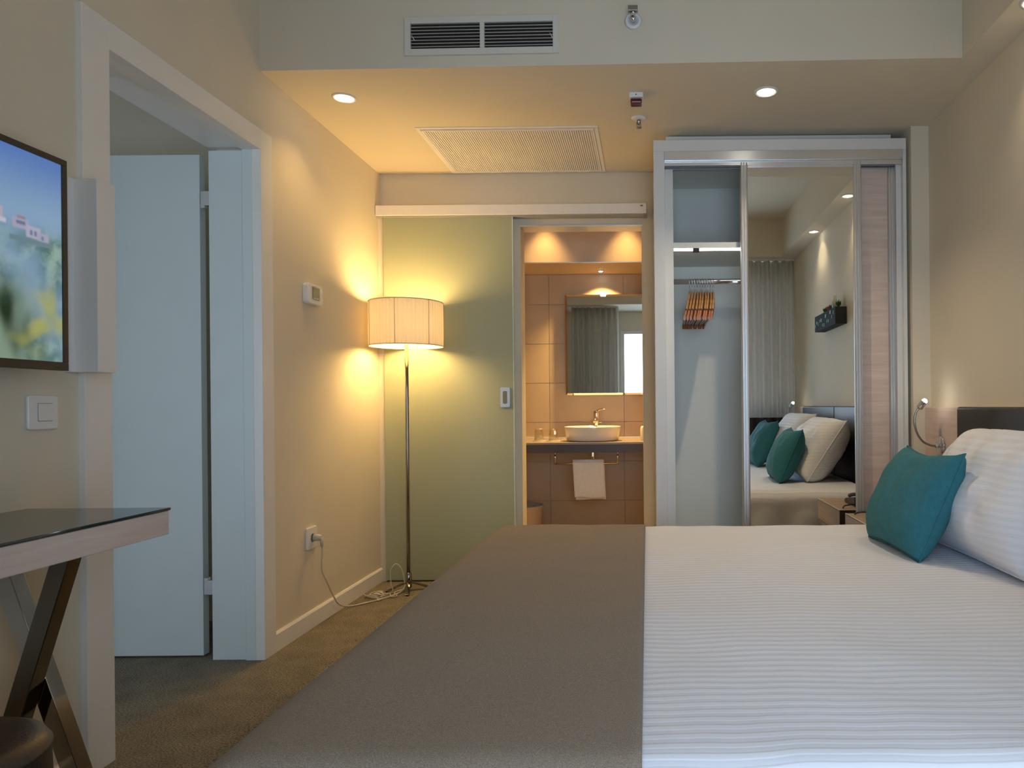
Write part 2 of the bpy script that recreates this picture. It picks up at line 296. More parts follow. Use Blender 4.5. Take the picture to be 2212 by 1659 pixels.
# ---------------------------------------------------------------- mesh helpers
class MB:
    def __init__(s): s.v = []; s.f = []; s.sm = []
    def add(s, v, f, smooth=False):
        o = len(s.v); s.v += [tuple(p) for p in v]
        s.f += [tuple(i + o for i in q) for q in f]; s.sm += [smooth] * len(f); return s
    def box(s, x0, x1, y0, y1, z0, z1):
        return s.add([(x0, y0, z0), (x1, y0, z0), (x1, y1, z0), (x0, y1, z0), (x0, y0, z1), (x1, y0, z1), (x1, y1, z1), (x0, y1, z1)],
                     [(0, 3, 2, 1), (4, 5, 6, 7), (0, 1, 5, 4), (1, 2, 6, 5), (2, 3, 7, 6), (3, 0, 4, 7)])
    def prism(s, pts, axis, a, b, smooth=False):
        """extrude a 2-D outline along axis ('x','y','z') from a to b"""
        def p3(p, t): return {'x': (t, p[0], p[1]), 'y': (p[0], t, p[1]), 'z': (p[0], p[1], t)}[axis]
        n = len(pts); v = [p3(p, a) for p in pts] + [p3(p, b) for p in pts]
        f = [(i, (i + 1) % n, n + (i + 1) % n, n + i) for i in range(n)]
        s.add(v, f, smooth); s.add(v, [tuple(range(n))[::-1], tuple(range(n, 2 * n))]); return s
    def lathe(s, prof, c=(0, 0, 0), n=32, axis='z', smooth=True, sx=1, sy=1):
        v = []; f = []
        for r, h in prof:
            for k in range(n):
                a = 2 * PI * k / n; p = (r * math.cos(a) * sx, r * math.sin(a) * sy, h)
                if axis == 'x': p = (h, p[0], p[1])
                if axis == 'y': p = (p[0], h, p[1])
                v.append((c[0] + p[0], c[1] + p[1], c[2] + p[2]))
        for j in range(len(prof) - 1):
            for k in range(n):
                f.append((j * n + k, j * n + (k + 1) % n, (j + 1) * n + (k + 1) % n, (j + 1) * n + k))
        return s.add(v, f, smooth)
    def tube(s, pts, r, n=8, cap=True, ry=None):
        pts = [Vector(p) for p in pts]; v = []; f = []; m = len(pts)
        up = Vector((0, 0, 1)); rr = r if isinstance(r, (list, tuple)) else [r] * m
        t0 = (pts[1] - pts[0]).normalized()
        if abs(t0.dot(up)) > .9: up = Vector((1, 0, 0))
        a = (up - t0 * up.dot(t0)).normalized()
        for i, p in enumerate(pts):
            t = (pts[min(i + 1, m - 1)] - pts[max(i - 1, 0)]).normalized()
            a = (a - t * a.dot(t))
            a = a.normalized() if a.length > 1e-6 else t.orthogonal().normalized()
            b = t.cross(a)
            for k in range(n):
                w = 2 * PI * k / n
                v.append(p + a * math.cos(w) * rr[i] + b * math.sin(w) * (ry if ry else rr[i]))
        for i in range(m - 1):
            for k in range(n): f.append((i * n + k, i * n + (k + 1) % n, (i + 1) * n + (k + 1) % n, (i + 1) * n + k))
        s.add(v, f, True)
        if cap: s.add(v, [tuple(range(n))[::-1], tuple(range((m - 1) * n, m * n))])
        return s
    def bar(s, p, q, w, d, side):
        """rectangular bar from p to q, width w in the plane towards `side`, depth d across"""
        p, q = Vector(p), Vector(q); t = (q - p).normalized(); a = Vector(side); a = (a - t * a.dot(t)).normalized(); b = t.cross(a)
        v = [e + a * sa * w / 2 + b * sb * d / 2 for e in (p, q) for sa, sb in ((-1, -1), (1, -1), (1, 1), (-1, 1))]
        return s.add(v, [(0, 1, 2, 3), (7, 6, 5, 4), (0, 4, 5, 1), (1, 5, 6, 2), (2, 6, 7, 3), (3, 7, 4, 0)])
    def build(s, name, m, parent=None, bevel=0, seg=2, local=False):
        me = bpy.data.meshes.new(name); off = Vector((0, 0, 0))
        if parent and not local:
            p = parent
            while p: off += p.location; p = p.parent
        me.from_pydata([tuple(Vector(q) - off) for q in s.v], [], s.f)
        me.polygons.foreach_set('use_smooth', s.sm); me.update()
        bm = bmesh.new(); bm.from_mesh(me); bmesh.ops.remove_doubles(bm, verts=bm.verts, dist=1e-5); bmesh.ops.recalc_face_normals(bm, faces=bm.faces); bm.to_mesh(me); bm.free()
        o = bpy.data.objects.new(name, me); C.objects.link(o); o.parent = parent
        me.materials.append(M[m] if isinstance(m, str) else m)
        if bevel:
            b = o.modifiers.new('bevel', 'BEVEL'); b.width = bevel; b.segments = seg; b.limit_method = 'ANGLE'; b.angle_limit = 0.7
        return o
def box(*a): return MB().box(*a)
def spline(pts, k=8):
    P = [Vector(p) for p in pts]; out = []
    for i in range(len(P) - 1):
        p0, p1, p2, p3 = P[max(i - 1, 0)], P[i], P[i + 1], P[min(i + 2, len(P) - 1)]
        for j in range(k):
            t = j / k
            out.append(0.5 * ((2 * p1) + (p2 - p0) * t + (2 * p0 - 5 * p1 + 4 * p2 - p3) * t * t + (3 * p1 - p0 - 3 * p2 + p3) * t ** 3))
    return out + [P[-1]]
def rrect(y0, y1, z0, z1, r, n=5):
    out = []
    for cy, cz, a in ((y1 - r, z1 - r, 0), (y0 + r, z1 - r, PI / 2), (y0 + r, z0 + r, PI), (y1 - r, z0 + r, 1.5 * PI)):
        for k in range(n + 1): out.append((cy + r * math.cos(a + PI / 2 * k / n), cz + r * math.sin(a + PI / 2 * k / n)))
    return out
def tag(o, label, cat, group=None):
    o['label'] = label; o['category'] = cat
    if group: o['group'] = group
    return o
def thing(name, label, cat, loc, group=None):
    o = bpy.data.objects.new(name, None); C.objects.link(o); o.location = loc; o.empty_display_size = 0.05
    return tag(o, label, cat, group)
def struct(o, label, cat):
    o['kind'] = 'structure'; return tag(o, label, cat)
def sroot(name, label, cat, loc=(0, 0, 0)):
    return struct(thing(name, label, cat, loc), label, cat)
def light(kind, parent, loc, energy, col, radius=0.02, size=None, blend=0.5, rot=(0, 0, 0)):
    l = bpy.data.lights.new('lamp_light', kind); l.energy = energy; l.color = col; l.shadow_soft_size = radius
    if kind == 'SPOT': l.spot_size = size; l.spot_blend = blend
    o = bpy.data.objects.new('lamp_light', l); C.objects.link(o); o.parent = parent
    off = Vector((0, 0, 0)); p = parent
    while p: off += p.location; p = p.parent
    o.location = Vector(loc) - off; o.rotation_euler = rot
    return o

# ================================================================ THE SETTING
struct(box(-4.2, XR + .2, -0.25, YB + 0.06, -0.1, 0).build('floor', 'carpet'), 'dark grey-brown flecked carpet covering the bedroom floor', 'floor')
struct(box(-1.75, 0.45, YB + 0.06, 5.4, -0.1, 0.004).build('floor_bathroom', 'tile'), 'brown tiled bathroom floor beyond the glass door', 'floor')
DY0, DY1, DZ = 2.085, 2.90, 2.135                    # clear opening of the side doorway
m = MB(); m.box(-1.81, XL, -0.45, DY0 - .03, 0, ZT); m.box(-1.81, XL, DY1 + .03, YB + .13, 0, ZT); m.box(-1.81, XL, DY0 - .03, DY1 + .03, DZ + .03, ZT)
struct(m.build('wall_left', 'wall'), 'cream painted left wall with the doorway and thermostat', 'wall')
OX0, OX1, OZ = -0.772, -0.02, 2.16                   # bathroom opening
m = MB(); m.box(-1.75, OX0, YB, YB + .13, 0, ZT); m.box(OX1, XR + .2, YB, YB + .13, 0, ZT); m.box(OX0, OX1, YB, YB + .13, OZ, ZT)
struct(m.build('wall_back', 'wall'), 'cream painted far wall with the bathroom opening', 'wall')
struct(box(XR, XR + .2, -0.45, YB, 0, ZT).build('wall_right', 'wall'), 'greige painted wall behind the headboard', 'wall')
struct(box(1.372, XR, 3.58, YB, 0, ZC).build('wall_corner', 'wall'), 'narrow painted corner pier right of the wardrobe', 'wall')
WX0, WX1, WZ0, WZ1 = -0.40, 1.40, 0.10, 2.20
m = MB(); m.box(-4.2, -3.25, -.45, YW, 0, ZT); m.box(-2.4, WX0, -.45, YW, 0, ZT); m.box(WX1, XR + .2, -.45, YW, 0, ZT); m.box(-3.25, -2.4, -.45, YW, WZ1, ZT); m.box(WX0, WX1, -.45, YW, WZ1, ZT); m.box(WX0, WX1, -.45, YW, 0, WZ0); m.box(-3.25, -2.4, -.45, YW, 0, WZ0)
struct(m.build('wall_window', 'wall'), 'painted window wall behind the viewer', 'wall')
struct(box(-4.4, -4.2, -.45, YB + .13, 0, ZT).build('wall_adjoining', 'wall'), 'far wall of the adjoining room', 'wall')
struct(box(-4.2, -1.81, 3.45, 3.55, 0, ZT).build('wall_adjoining_end', 'wall'), 'wall behind the open door in the adjoining room', 'wall')
struct(box(-4.4, XR + .2, -.45, YB + .13, ZT, ZT + .1).build('ceiling', 'ceil'), 'main ceiling above the bed', 'ceiling')
m = MB(); m.prism([(XL, 2.933), (1.318, 2.874), (1.318, 3.2), (XR, 3.2), (XR, YB), (XL, YB)], 'z', ZC, ZT)
struct(m.build('ceiling_lowered', 'ceil'), 'lowered ceiling bulkhead over the wardrobe and bathroom door', 'ceiling')
struct(box(1.318, XR, 0.52, 3.2, ZC, ZT).build('ceiling_soffit', 'ceil'), 'narrow ceiling soffit along the headboard wall', 'ceiling')
struct(box(XL, XR, YW, 0.52, ZC, ZT).build('ceiling_pelmet', 'ceil'), 'ceiling bulkhead over the window curtains', 'ceiling')
# bathroom shell
BY = 5.20
struct(box(-1.75, -1.60, YB + .13, BY + .1, 0, 2.45).build('wall_bathroom_left', 'bathwall'), 'left bathroom wall', 'wall')
struct(box(0.30, 0.45, YB + .13, BY + .1, 0, 2.45).build('wall_bathroom_right', 'bathwall'), 'right bathroom wall', 'wall')
struct(box(-1.75, 0.45, YB + .13, BY + .1, 2.45, 2.55).build('ceiling_bathroom', 'bathwall'), 'bathroom ceiling', 'ceiling')
struct(box(-1.60, 0.30, 4.76, BY, 2.035, 2.45).build('wall_bathroom_bulkhead', 'bathwall'), 'beige bulkhead above the basin washed by two spotlights', 'wall')
wb = struct(box(-1.60, 0.30, BY, BY + .1, 0, 2.45).build('wall_bathroom_back', 'grout'), 'brown tiled bathroom wall behind the basin', 'wall')
TW, TH, g = 0.555, 0.293, 0.0015
zs = [0.052 + TH * k for k in range(-1, 8)]
for xa in (-1.283, -0.728, -0.173):
    for z in zs:
        z0, z1 = max(z, 0.005), min(z + TH, 2.034)
        if z1 - z0 < .01: continue
        x1 = min(xa + TW, 0.298)
        box(xa + g, x1 - g, BY - .008, BY + .002, z0 + g, z1 - g).build('tile', 'tile', wb)
box(-1.598, -1.283 - g, BY - .008, BY + .002, 0.006, 2.03).build('tile_panel', 'tile', wb)
# baseboards
struct(MB().prism([(XL, 0), (XL + .014, 0), (XL + .014, .074), (XL + .008, .082), (XL, .082)], 'y', DY1 + .092, YB).build('baseboard_left', 'white'), 'white baseboard along the lamp end of the left wall', 'baseboard')
struct(MB().prism([(XL, 0), (XL + .014, 0), (XL + .014, .074), (XL + .008, .082), (XL, .082)], 'y', YW, DY0 - .102).build('baseboard_left', 'white'), 'white baseboard under the desk before the doorway', 'baseboard')
struct(box(XL + .014, OX0 - .02, YB - .012, YB, 0, .082).build('baseboard_back', 'white'), 'white baseboard seen through the frosted glass door', 'baseboard')
# side doorway: casing and lining
tr = sroot('trim_1', 'white door casing and lining of the side doorway', 'door frame', (XL, 2.5, 0))
AX = XL + .018
box(XL - .02, AX, DY0 - .102, DY0, 0, DZ + .085).build('casing', 'white', tr, .002)
box(XL - .02, AX, DY1, DY1 + .090, 0, DZ + .085).build('casing', 'white', tr, .002)
box(XL - .02, AX - .001, DY0, DY1, DZ, DZ + .085).build('casing', 'white', tr, .002)
box(-1.685, XL - .02, DY0 - .03, DY0, 0, DZ).build('lining', 'white', tr, .0015); box(-1.83, -1.685, DY0 - .03, DY0 - .010, 0, DZ).build('lining', 'white', tr, .0015)
box(-1.685, XL - .02, DY1, DY1 + .03, 0, DZ).build('lining', 'doorwhite', tr, .0015); box(-1.83, -1.685, DY1 + .010, DY1 + .03, 0, DZ).build('lining', 'doorwhite', tr, .0015)
box(-1.685, XL - .02, DY0 - .03, DY1 + .03, DZ, DZ + .03).build('lining', 'white', tr, .0015); box(-1.83, -1.685, DY0 - .03, DY1 + .03, DZ + .010, DZ + .03).build('lining', 'white', tr, .0015)
# open door leaf
dr = sroot('door_1', 'pale flush door standing open into the adjoining room', 'door', (-1.887, 2.96, 0))
box(-2.70, -1.887, 2.94, 2.98, .008, 2.13).build('leaf', 'doorwhite', dr, .002)
for z in (0.30, 1.94):
    h = MB(); h.lathe([(.0, -.04), (.007, -.04), (.007, .04), (0, .04)], (-1.862, 2.946, z), 10); h.box(-1.887, -1.862, 2.945, 2.949, z - .035, z + .035); h.box(-1.862, -1.83, 2.925, 2.946, z - .03, z + .03)
    h.build('hinge', 'alu', dr)
struct(box(-1.60, 0.30, 4.752, 4.762, 2.031, 2.037).build('trim_4', 'alu'), 'thin metal edge strip along the bathroom bulkhead', 'trim')
# windows
def window(name, label, x0, x1):
    r = sroot(name, label, 'window', ((x0 + x1) / 2, YW, WZ0)); y0, y1 = -.33, -.27
    for a in ((x0, x0 + .06, WZ0, WZ1), (x1 - .06, x1, WZ0, WZ1), (x0 + .06, x1 - .06, WZ0, WZ0 + .06), (x0 + .06, x1 - .06, WZ1 - .06, WZ1)):
        box(a[0], a[1], y0, y1, a[2], a[3]).build('frame', 'white', r, .003)
    box((x0 + x1) / 2 + .15, (x0 + x1) / 2 + .21, y0, y1, WZ0 + .06, WZ1 - .06).build('mullion', 'white', r, .003)
    box(x0 + .05, x1 - .05, -.305, -.299, WZ0 + .05, WZ1 - .05).build('pane', 'pane', r)
window('window_1', 'tall white-framed bedroom window reflected in the bathroom mirror', WX0, WX1)
window('window_2', 'white-framed window lighting the adjoining room', -3.25, -2.4)

# ================================================================ CURTAINS (reflected in the mirrors)
def curtain(x0, x1, folds, label, amp=.03, yc=.36):
    root = thing('curtain', label, 'curtain', ((x0 + x1) / 2, yc, 0.02), 'floor-length window curtains')
    def sheet(z0, z1, ph=0):
        v = []; f = []; n = 110; nz = 6
        for j in range(nz + 1):
            z = z0 + (z1 - z0) * j / nz; spread = 1
            for side in (0, 1):
                for i in range(n + 1):
                    t = i / n; x = x0 + (x1 - x0) * (0.5 + (t - .5) * spread)
                    y = yc + amp * math.sin(2 * PI * folds * t + .5 * math.sin(7 * t + ph) + .15 * z) + .008 * math.sin(37 * t) + (0.004 if side else 0)
                    v.append((x, y, z))
        w = n + 1
        for j in range(nz):
            for side in (0, 1):
                for i in range(n):
                    a = j * 2 * w + side * w + i; f.append((a, a + 1, a + 2 * w + 1, a + 2 * w) if side else (a + 2 * w, a + 2 * w + 1, a + 1, a))
        for i in range(n):
            f.append((i, i + 1, w + i + 1, w + i)); b = nz * 2 * w; f.append((b + w + i, b + w + i + 1, b + i + 1, b + i))
        return MB().add(v, f, True)
    sheet(0.92, 2.465).build('upper_cloth', 'curtain', root)
    sheet(0.02, 0.92).build('lower_band', 'curtaindark', root)
    box(x0, x1, yc - .012, yc + .012, 2.465, 2.478).build('curtain_track', 'white', root)
curtain(-1.08, -0.40, 8.5, 'grey curtain left of the window reflected in the bathroom mirror', yc=.30)
curtain(0.86, 1.4612, 7.5, 'grey curtain with dark lower band reflected in the wardrobe mirror', yc=.38)

# ================================================================ BED
bed = thing('bed', 'king-size bed with a striped white duvet and grey-brown foot runner', 'bed', (0.35, 2.02, 0))
FX, HX, NY, FY = -0.712, 1.385, 0.955, 3.07        # foot, head, near side, far side of the made-up bed
box(FX + .10, HX, NY + .10, FY - .10, .06, .24).build('bed_base', 'leather', bed, .01)
box(FX + .05, HX, NY + .05, FY - .05, .24, BZ - .045).build('mattress', 'linen', bed, .05, 4)
for x in (FX + .2, HX - .15):
    for y in (NY + .2, FY - .2): MB().lathe([(0, 0), (.025, 0), (.03, .06), (0, .06)], (x, y, 0), 12).build('leg', 'black', bed)
def edge(t, lo, hi, r, hang):
    """arc-length parameter -> (position, drop); rounds over both ends and hangs down"""
    q = PI / 2 * r
    def over(s):
        if s < q: a = s / r; return r * math.sin(a), r * (1 - math.cos(a))
        return r, r + s - q
    if t < lo + r: o, d = over(lo + r - t); return lo + r - o, d
    if t > hi - r: o, d = over(t - hi + r); return hi - r + o, d
    return t, 0.0
def cloth(xa, xb, lo_x, hi_x, lo_y, hi_y, rx, ry, zt, hang, nx, ny, wr, lift=0, seed=0):
    q = PI / 2
    ya, yb = lo_y + ry - (q * ry + hang), hi_y - ry + (q * ry + hang)
    v = []; f = []
    for j in range(ny + 1):
        b = ya + (yb - ya) * j / ny; y0, dy = edge(b, lo_y, hi_y, ry, hang)
        for i in range(nx + 1):
            y = y0; a = xa + (xb - xa) * i / nx; x, dx = edge(a, lo_x, hi_x, rx, hang)
            d = (dx ** 3 + dy ** 3) ** (1 / 3) if (dx > 0 and dy > 0) else dx + dy
            d = min(d, zt - .10)
            nv = noise.noise((x * 2.3 + seed, y * 2.3, 0)) * .7 + noise.noise((x * 6 + seed, y * 6, 3)) * .3
            z = zt - d + wr * nv * (1 if d < .02 else .35)
            # hanging folds
            if dy > ry: y += (1 if b > 2 else -1) * (.10 * (dy - ry) + (.014 * math.sin(x * 21 + seed) + .010 * math.sin(x * 9)) * min(1, (dy - ry) / .15))
            if dx > rx: x -= (.010 * math.sin(y * 19 + seed) + .006 * math.sin(y * 8)) * min(1, (dx - rx) / .15)
            v.append((x, y, z + lift))
    w = nx + 1
    for j in range(ny):
        for i in range(nx): a = j * w + i; f.append((a, a + 1, a + w + 1, a + w))
    return MB().add(v, f, True)
du = cloth(FX + .006 + .13 - (PI / 2 * .13 + .22), HX - .03, FX + .006, 9, NY + .006, FY - .006, .13, .085, BZ, .24, 110, 150, .010).build('duvet', 'linen', bed)
sol = du.modifiers.new('solid', 'SOLIDIFY'); sol.thickness = .025; sol.offset = -1
ru = cloth(FX + .13 - (PI / 2 * .13 + .26), -0.012, FX, 9, NY, FY, .13, .085, BZ, .26, 80, 150, .010, .005).build('runner', 'runner', bed)
ru['label'] = 'grey-brown woven bed runner across the foot end'
sol = ru.modifiers.new('solid', 'SOLIDIFY'); sol.thickness = .005; sol.offset = 1

# pillows -------------------------------------------------------------
def pillow(name, label, cat, group, loc, w, h, t, lean, yaw, m, seed, roll=0, conc=.07, wrk=.006, sconc=None, pw=2.6, ex=.55):
    """upright cushion: local y = width, z = height, x = thickness; front is -x"""
    root = thing(name, label, cat, loc, group); n = 34; v = []; f = []
    for side in (-1, 1):
        for j in range(n + 1):
            for i in range(n + 1):
                u, q = -1 + 2 * i / n, -1 + 2 * j / n
                y = w / 2 * u * (1 - (conc if sconc is None else sconc) * (1 - q * q)); z = h / 2 * q * (1 - (conc if q > 0 else conc * .35) * (1 - u * u))
                th = t / 2 * (max(0, 1 - abs(u) ** pw) * max(0, 1 - abs(q) ** pw)) ** ex
                e = (1 - abs(u) ** 6) * (1 - abs(q) ** 6)
                th += wrk * e * (noise.noise((y * 9 + seed, z * 9, side)) + .6 * noise.noise((y * 22, z * 14 + seed, side)))
                # sagging fold under the top edge
                th *= 1 - .10 * math.exp(-((q - .62) / .16) ** 2) * math.cos(u * 1.5)
                p = Vector((side * th, y, z + h / 2 - .004))
                p = Matrix.Rotation(roll, 3, 'X') @ p; p = Matrix.Rotation(lean, 3, 'Y') @ p; p = Matrix.Rotation(yaw, 3, 'Z') @ p
                v.append(p)
    w1 = n + 1; o = w1 * w1
    for s in (0, 1):
        for j in range(n):
            for i in range(n):
                a = s * o + j * w1 + i; f.append((a, a + 1, a + w1 + 1, a + w1) if s else (a + w1, a + w1 + 1, a + 1, a))
    c = MB().add(v, f, True).build('cover', m, root, local=True)
    # seam running round the edge
    ring = [v[i] for i in range(w1)] + [v[j * w1 + n] for j in range(1, w1)] + [v[n * w1 + i] for i in range(n - 1, -1, -1)] + [v[j * w1] for j in range(n - 1, -1, -1)]
    MB().tube(ring, .0028, 6, cap=False).build('seam', m, root, local=True)
    return root
pillow('white_pillow', 'plump striped white pillow leaning behind the teal cushion by the reading lamp', 'pillow', 'white pillows on the bed', (1.055, 2.33, BZ + .018), .76, .47, .30, .58, .03, 'linenp', 1.0, conc=.045, sconc=.03, pw=3.0, ex=.45, wrk=.016)
pillow('white_pillow', 'white pillow on the window side of the bed reflected in the mirror', 'pillow', 'white pillows on the bed', (1.085, 1.50, BZ + .016), .74, .48, .24, .46, -.04, 'linenp', 9.0, conc=.045, sconc=.03, pw=3.0, ex=.45)
pillow('teal_cushion', 'teal square cushion leaning on the white pillow in front of the nightstand', 'cushion', 'teal cushions on the bed', (0.868, 2.475, BZ + .006), .455, .385, .19, .42, .04, 'teal', 21.0, conc=.15, sconc=.0, pw=2.8, ex=.48, wrk=.011)
pillow('teal_cushion', 'teal square cushion farther from the wardrobe seen only in the mirror', 'cushion', 'teal cushions on the bed', (0.90, 1.27, BZ + .008), .47, .415, .19, .42, -.05, 'teal', 27.0, conc=.15, sconc=.0, pw=2.8, ex=.48, wrk=.011)

# ================================================================ HEADBOARD, NIGHTSTAND, READING LAMPS
hb = thing('headboard', 'dark leather headboard panels on a pale wood backboard', 'headboard', (XR - .03, 2.05, 0))
box(XR - .03, XR - .002, .50, 3.578, .10, 1.028).build('wood_board', 'woody', hb, .002)
for a, b in ((1.03, 2.073), (2.077, 3.121)):
    box(1.388, XR - .03, a, b, .30, 1.032).build('padded_panel', 'headleather', hb, .012, 3)
NX, NZ = 1.012, .487
ns = thing('nightstand', 'floating pale wood nightstand between bed and wardrobe', 'nightstand', (1.22, 3.33, NZ - .14))
box(NX + .012, XR - .031, 3.105, 3.565, NZ - .14, NZ - .001).build('body', 'woodx', ns, .0015)
box(NX, NX + .012, 3.102, 3.568, NZ - .118, NZ - .004).build('drawer_front', 'woody', ns, .001)
box(NX - .001, XR - .031, 3.102, 3.568, NZ - .004, NZ).build('top', 'woodtop', ns, .0008)
box(NX - .001, NX + .004, 3.102, 3.568, NZ - .0045, NZ + .0008).build('edge_strip', 'white', ns)
box(NX - .006, NX + .012, 3.102, 3.568, NZ - .140, NZ - .119).build('handle_rail', 'chrome', ns, .001)
ph = thing('telephone', 'black telephone on the nightstand behind the teal cushion', 'telephone', (1.19, 3.35, NZ))
MB().prism([(3.26, NZ), (3.46, NZ), (3.46, NZ + .055), (3.28, NZ + .028), (3.26, NZ + .02)], 'x', 1.125, 1.28).build('base', 'black', ph, .006)
m = MB(); m.tube([(1.15, 3.28, NZ + .040), (1.15, 3.33, NZ + .052), (1.15, 3.40, NZ + .062), (1.15, 3.45, NZ + .066)], [.011, .010, .010, .011], 10); m.build('handset', 'black', ph)
m = MB(); m.tube(spline([(1.14, 3.45, NZ + .010), (1.10, 3.49, NZ + .018), (1.06, 3.50, NZ + .014), (1.045, 3.515, NZ + .004)]), .004, 6); m.build('phone_cord', 'black', ph)
pc = tag(box(1.26, 1.35, 3.12, 3.22, NZ, NZ + .0015).build('note_card', 'plastic'), 'small white card on the nightstand beside the telephone', 'card')

def reading_lamp(y, label, flip):
    X0 = XR - .03; z = .841
    r = thing('reading_lamp', label, 'lamp', (X0, y, z), 'gooseneck reading lamps')
    MB().lathe([(0, 0), (.042, 0), (.047, -.003), (.047, -.006), (.042, -.010), (0, -.012)], (X0, y, z), 28, 'x').build('wall_plate', 'chrome', r)
    MB().lathe([(0, -.012), (.010, -.012), (.010, -.030), (0, -.030)], (X0, y, z), 14, 'x').build('collar', 'chrome', r)
    d = flip
    pts = [(X0 - .02, y, z), (1.385, y - .004 * d, z + .001), (1.345, y, z + .020), (1.318, y, z + .055), (1.304, y, z + .10), (1.304, y, z + .14), (1.313, y, z + .17), (1.327, y - .003 * d, z + .188)]
    MB().tube(spline(pts, 6), .0055, 10).build('gooseneck', 'steel', r)
    a, b = Vector((1.324, y, z + .182)), Vector((1.346, y - .012 * d, z + .216)); t = (b - a).normalized()
    MB().tube([a, a + t * .004, b - t * .004, b], [.011, .0155, .0155, .0155], 14).build('head', 'chrome', r)
    MB().tube([b - t * .003, b + t * .004, b + t * .010, b + t * .014], [.013, .013, .010, .004], 14).build('bulb', 'readbulb', r)
    light('POINT', r, b + t * .008, E_READ, WARM2, .012)
reading_lamp(3.385, 'chrome gooseneck reading lamp lit above the nightstand', 1)
reading_lamp(0.80, 'chrome gooseneck reading lamp lit by the curtain in the mirror', -1)

# wall planter reflected in the mirror
wp = thing('wall_planter', 'long black patterned wall box with small plants above the headboard', 'wall decor', (XR, 1.90, 1.66))
box(XR - .085, XR - .001, 1.56, 2.18, 1.635, 1.760).build('box', 'matblack', wp, .003)
rnd = random.Random(3)
for k in range(13):
    y = 1.58 + k * .045; z = 1.650 + rnd.random() * .075; c = ('mint', 'plastic', 'mint')[k % 3]
    MB().prism([(y, z), (y + .014, z), (y + .020, z + .024), (y + .006, z + .024)], 'x', XR - .0875, XR - .0845).build('painted_mark', c, wp)
MB().lathe([(0, 0), (.022, 0), (.024, .05), (.010, .075), (.010, .10), (0, .10)], (XR - .045, 2.03, 1.760), 14).build('bottle', 'bottle', wp)
for y, c in ((1.75, 'plantgreen'), (1.86, 'pink'), (1.93, 'plantgreen'), (2.12, 'plantgreen')):
    m = MB()
    for k in range(7):
        a = k * .9; q = Vector((XR - .045, y, 1.76)); e = q + Vector((.02 * math.cos(a), .03 * math.sin(a), .04 + .008 * (k % 3)))
        m.add([q, q + (e - q) * .5 + Vector((.008, .008, 0)), e, q + (e - q) * .5 - Vector((.008, .008, -.003))], [(0, 1, 2, 3)])
    m.build('sprig', c, wp)

# ================================================================ WARDROBE
wd = thing('wardrobe', 'pale grey sliding-door wardrobe with one mirrored door', 'wardrobe', (0.70, 3.9, 0))
WF = 3.60; WXL, WXR, WTZ = 0.044, 1.354, 2.425; WBK = 4.225
box(WXL, .101, WF, WF + .03, 0, 2.366).build('face_stile', 'wardwhite', wd, .0015)
box(1.336, WXR, WF, WF + .03, 0, 2.366).build('face_stile', 'wardwhite', wd, .0015)
box(WXL, WXR, WF, WF + .03, 2.3662, WTZ).build('face_header', 'wardwhite', wd, .0015)
box(WXL + .004, .146, WF + .06, WBK, 0, 2.40).build('side_panel', 'wardwhite', wd, .001)
box(1.31, WXR - .004, WF + .03, WBK, 0, 2.40).build('side_panel', 'wardwhite', wd, .001)
box(WXL + .004, .101, WF + .03, WF + .06, 0, 2.366).build('side_filler', 'wardwhite', wd)
box(.146, 1.31, WBK - .012, WBK, 0.02, 2.40).build('back_panel', 'wardin', wd)
box(.146, 1.31, WF + .10, WBK - .012, 2.362, 2.40).build('top_panel', 'wardin', wd)
box(.146, 1.31, WF + .10, WBK - .012, .04, .075).build('bottom_panel', 'wardin', wd)
box(.146, .98, WF + .105, WBK - .012, 1.888, 1.918).build('shelf', 'wardin', wd, .001)
box(.98, 1.0, WF + .105, WBK - .012, .075, 2.362).build('divider', 'wardin', wd, .001)
box(.11, 1.30, WF + .07, WBK, 2.40, 2.470).build('top_filler', 'wardwhite', wd, .001)
tk = box(.101, 1.336, WF - .004, WF + .008, 2.318, 2.3662).build('track_fascia', 'alu', wd, .001)
for k, y in enumerate((WF + .012, WF + .034, WF + .056, WF + .078)): box(.101, 1.336, y, y + .006, 2.296 - .002 * k, 2.366).build('track_rib', 'plasticgrey' if k % 2 else 'alu', tk)
box(.101, 1.336, WF + .008, WF + .084, 2.352, 2.366).build('track_channel', 'plasticgrey', tk)
box(.101, 1.336, WF + .006, WF + .088, 0.0, .035).build('bottom_track', 'alu', wd)
def stile(x0, x1, yf, z0, z1, ridges):
    pts = []; w = x1 - x0; n = ridges
    for i in range(n):
        a, b = x0 + w * i / n, x0 + w * (i + 1) / n; g2 = .0035
        pts += [(a + .0005, yf + .006), (a + g2, yf + .001), ((a + b) / 2, yf - .002), (b - g2, yf + .001), (b - .0005, yf + .006)]
    pts += [(x1, yf + .022), (x0, yf + .022)]
    return MB().prism(pts, 'z', z0, z1)
md = box(.534, 1.083, WF + .020, WF + .026, .06, 2.286).build('mirror_door', 'mirror', wd); md['label'] = 'tall mirror panel of the sliding door'
stile(.494, .534, WF + .010, .036, 2.310, 3).build('door_stile', 'alu', md)
stile(1.083, 1.125, WF + .010, .036, 2.310, 3).build('door_stile', 'alu', md)
box(.534, 1.083, WF + .016, WF + .030, 2.286, 2.296).build('door_rail', 'alu', md, .001); box(.534, 1.083, WF + .016, WF + .030, .036, .06).build('door_rail', 'alu', md, .001)
box(.534, 1.083, WF + .027, WF + .033, .05, 2.28).build('door_backing', 'plasticgrey', md)
wdp = box(.83, 1.276, WF + .060, WF + .068, .06, 2.272).build('wood_door', 'woodx', wd); wdp['label'] = 'pinkish wood-grain sliding door panel'
stile(1.276, 1.330, WF + .050, .036, 2.300, 4).build('door_stile', 'alu', wdp)
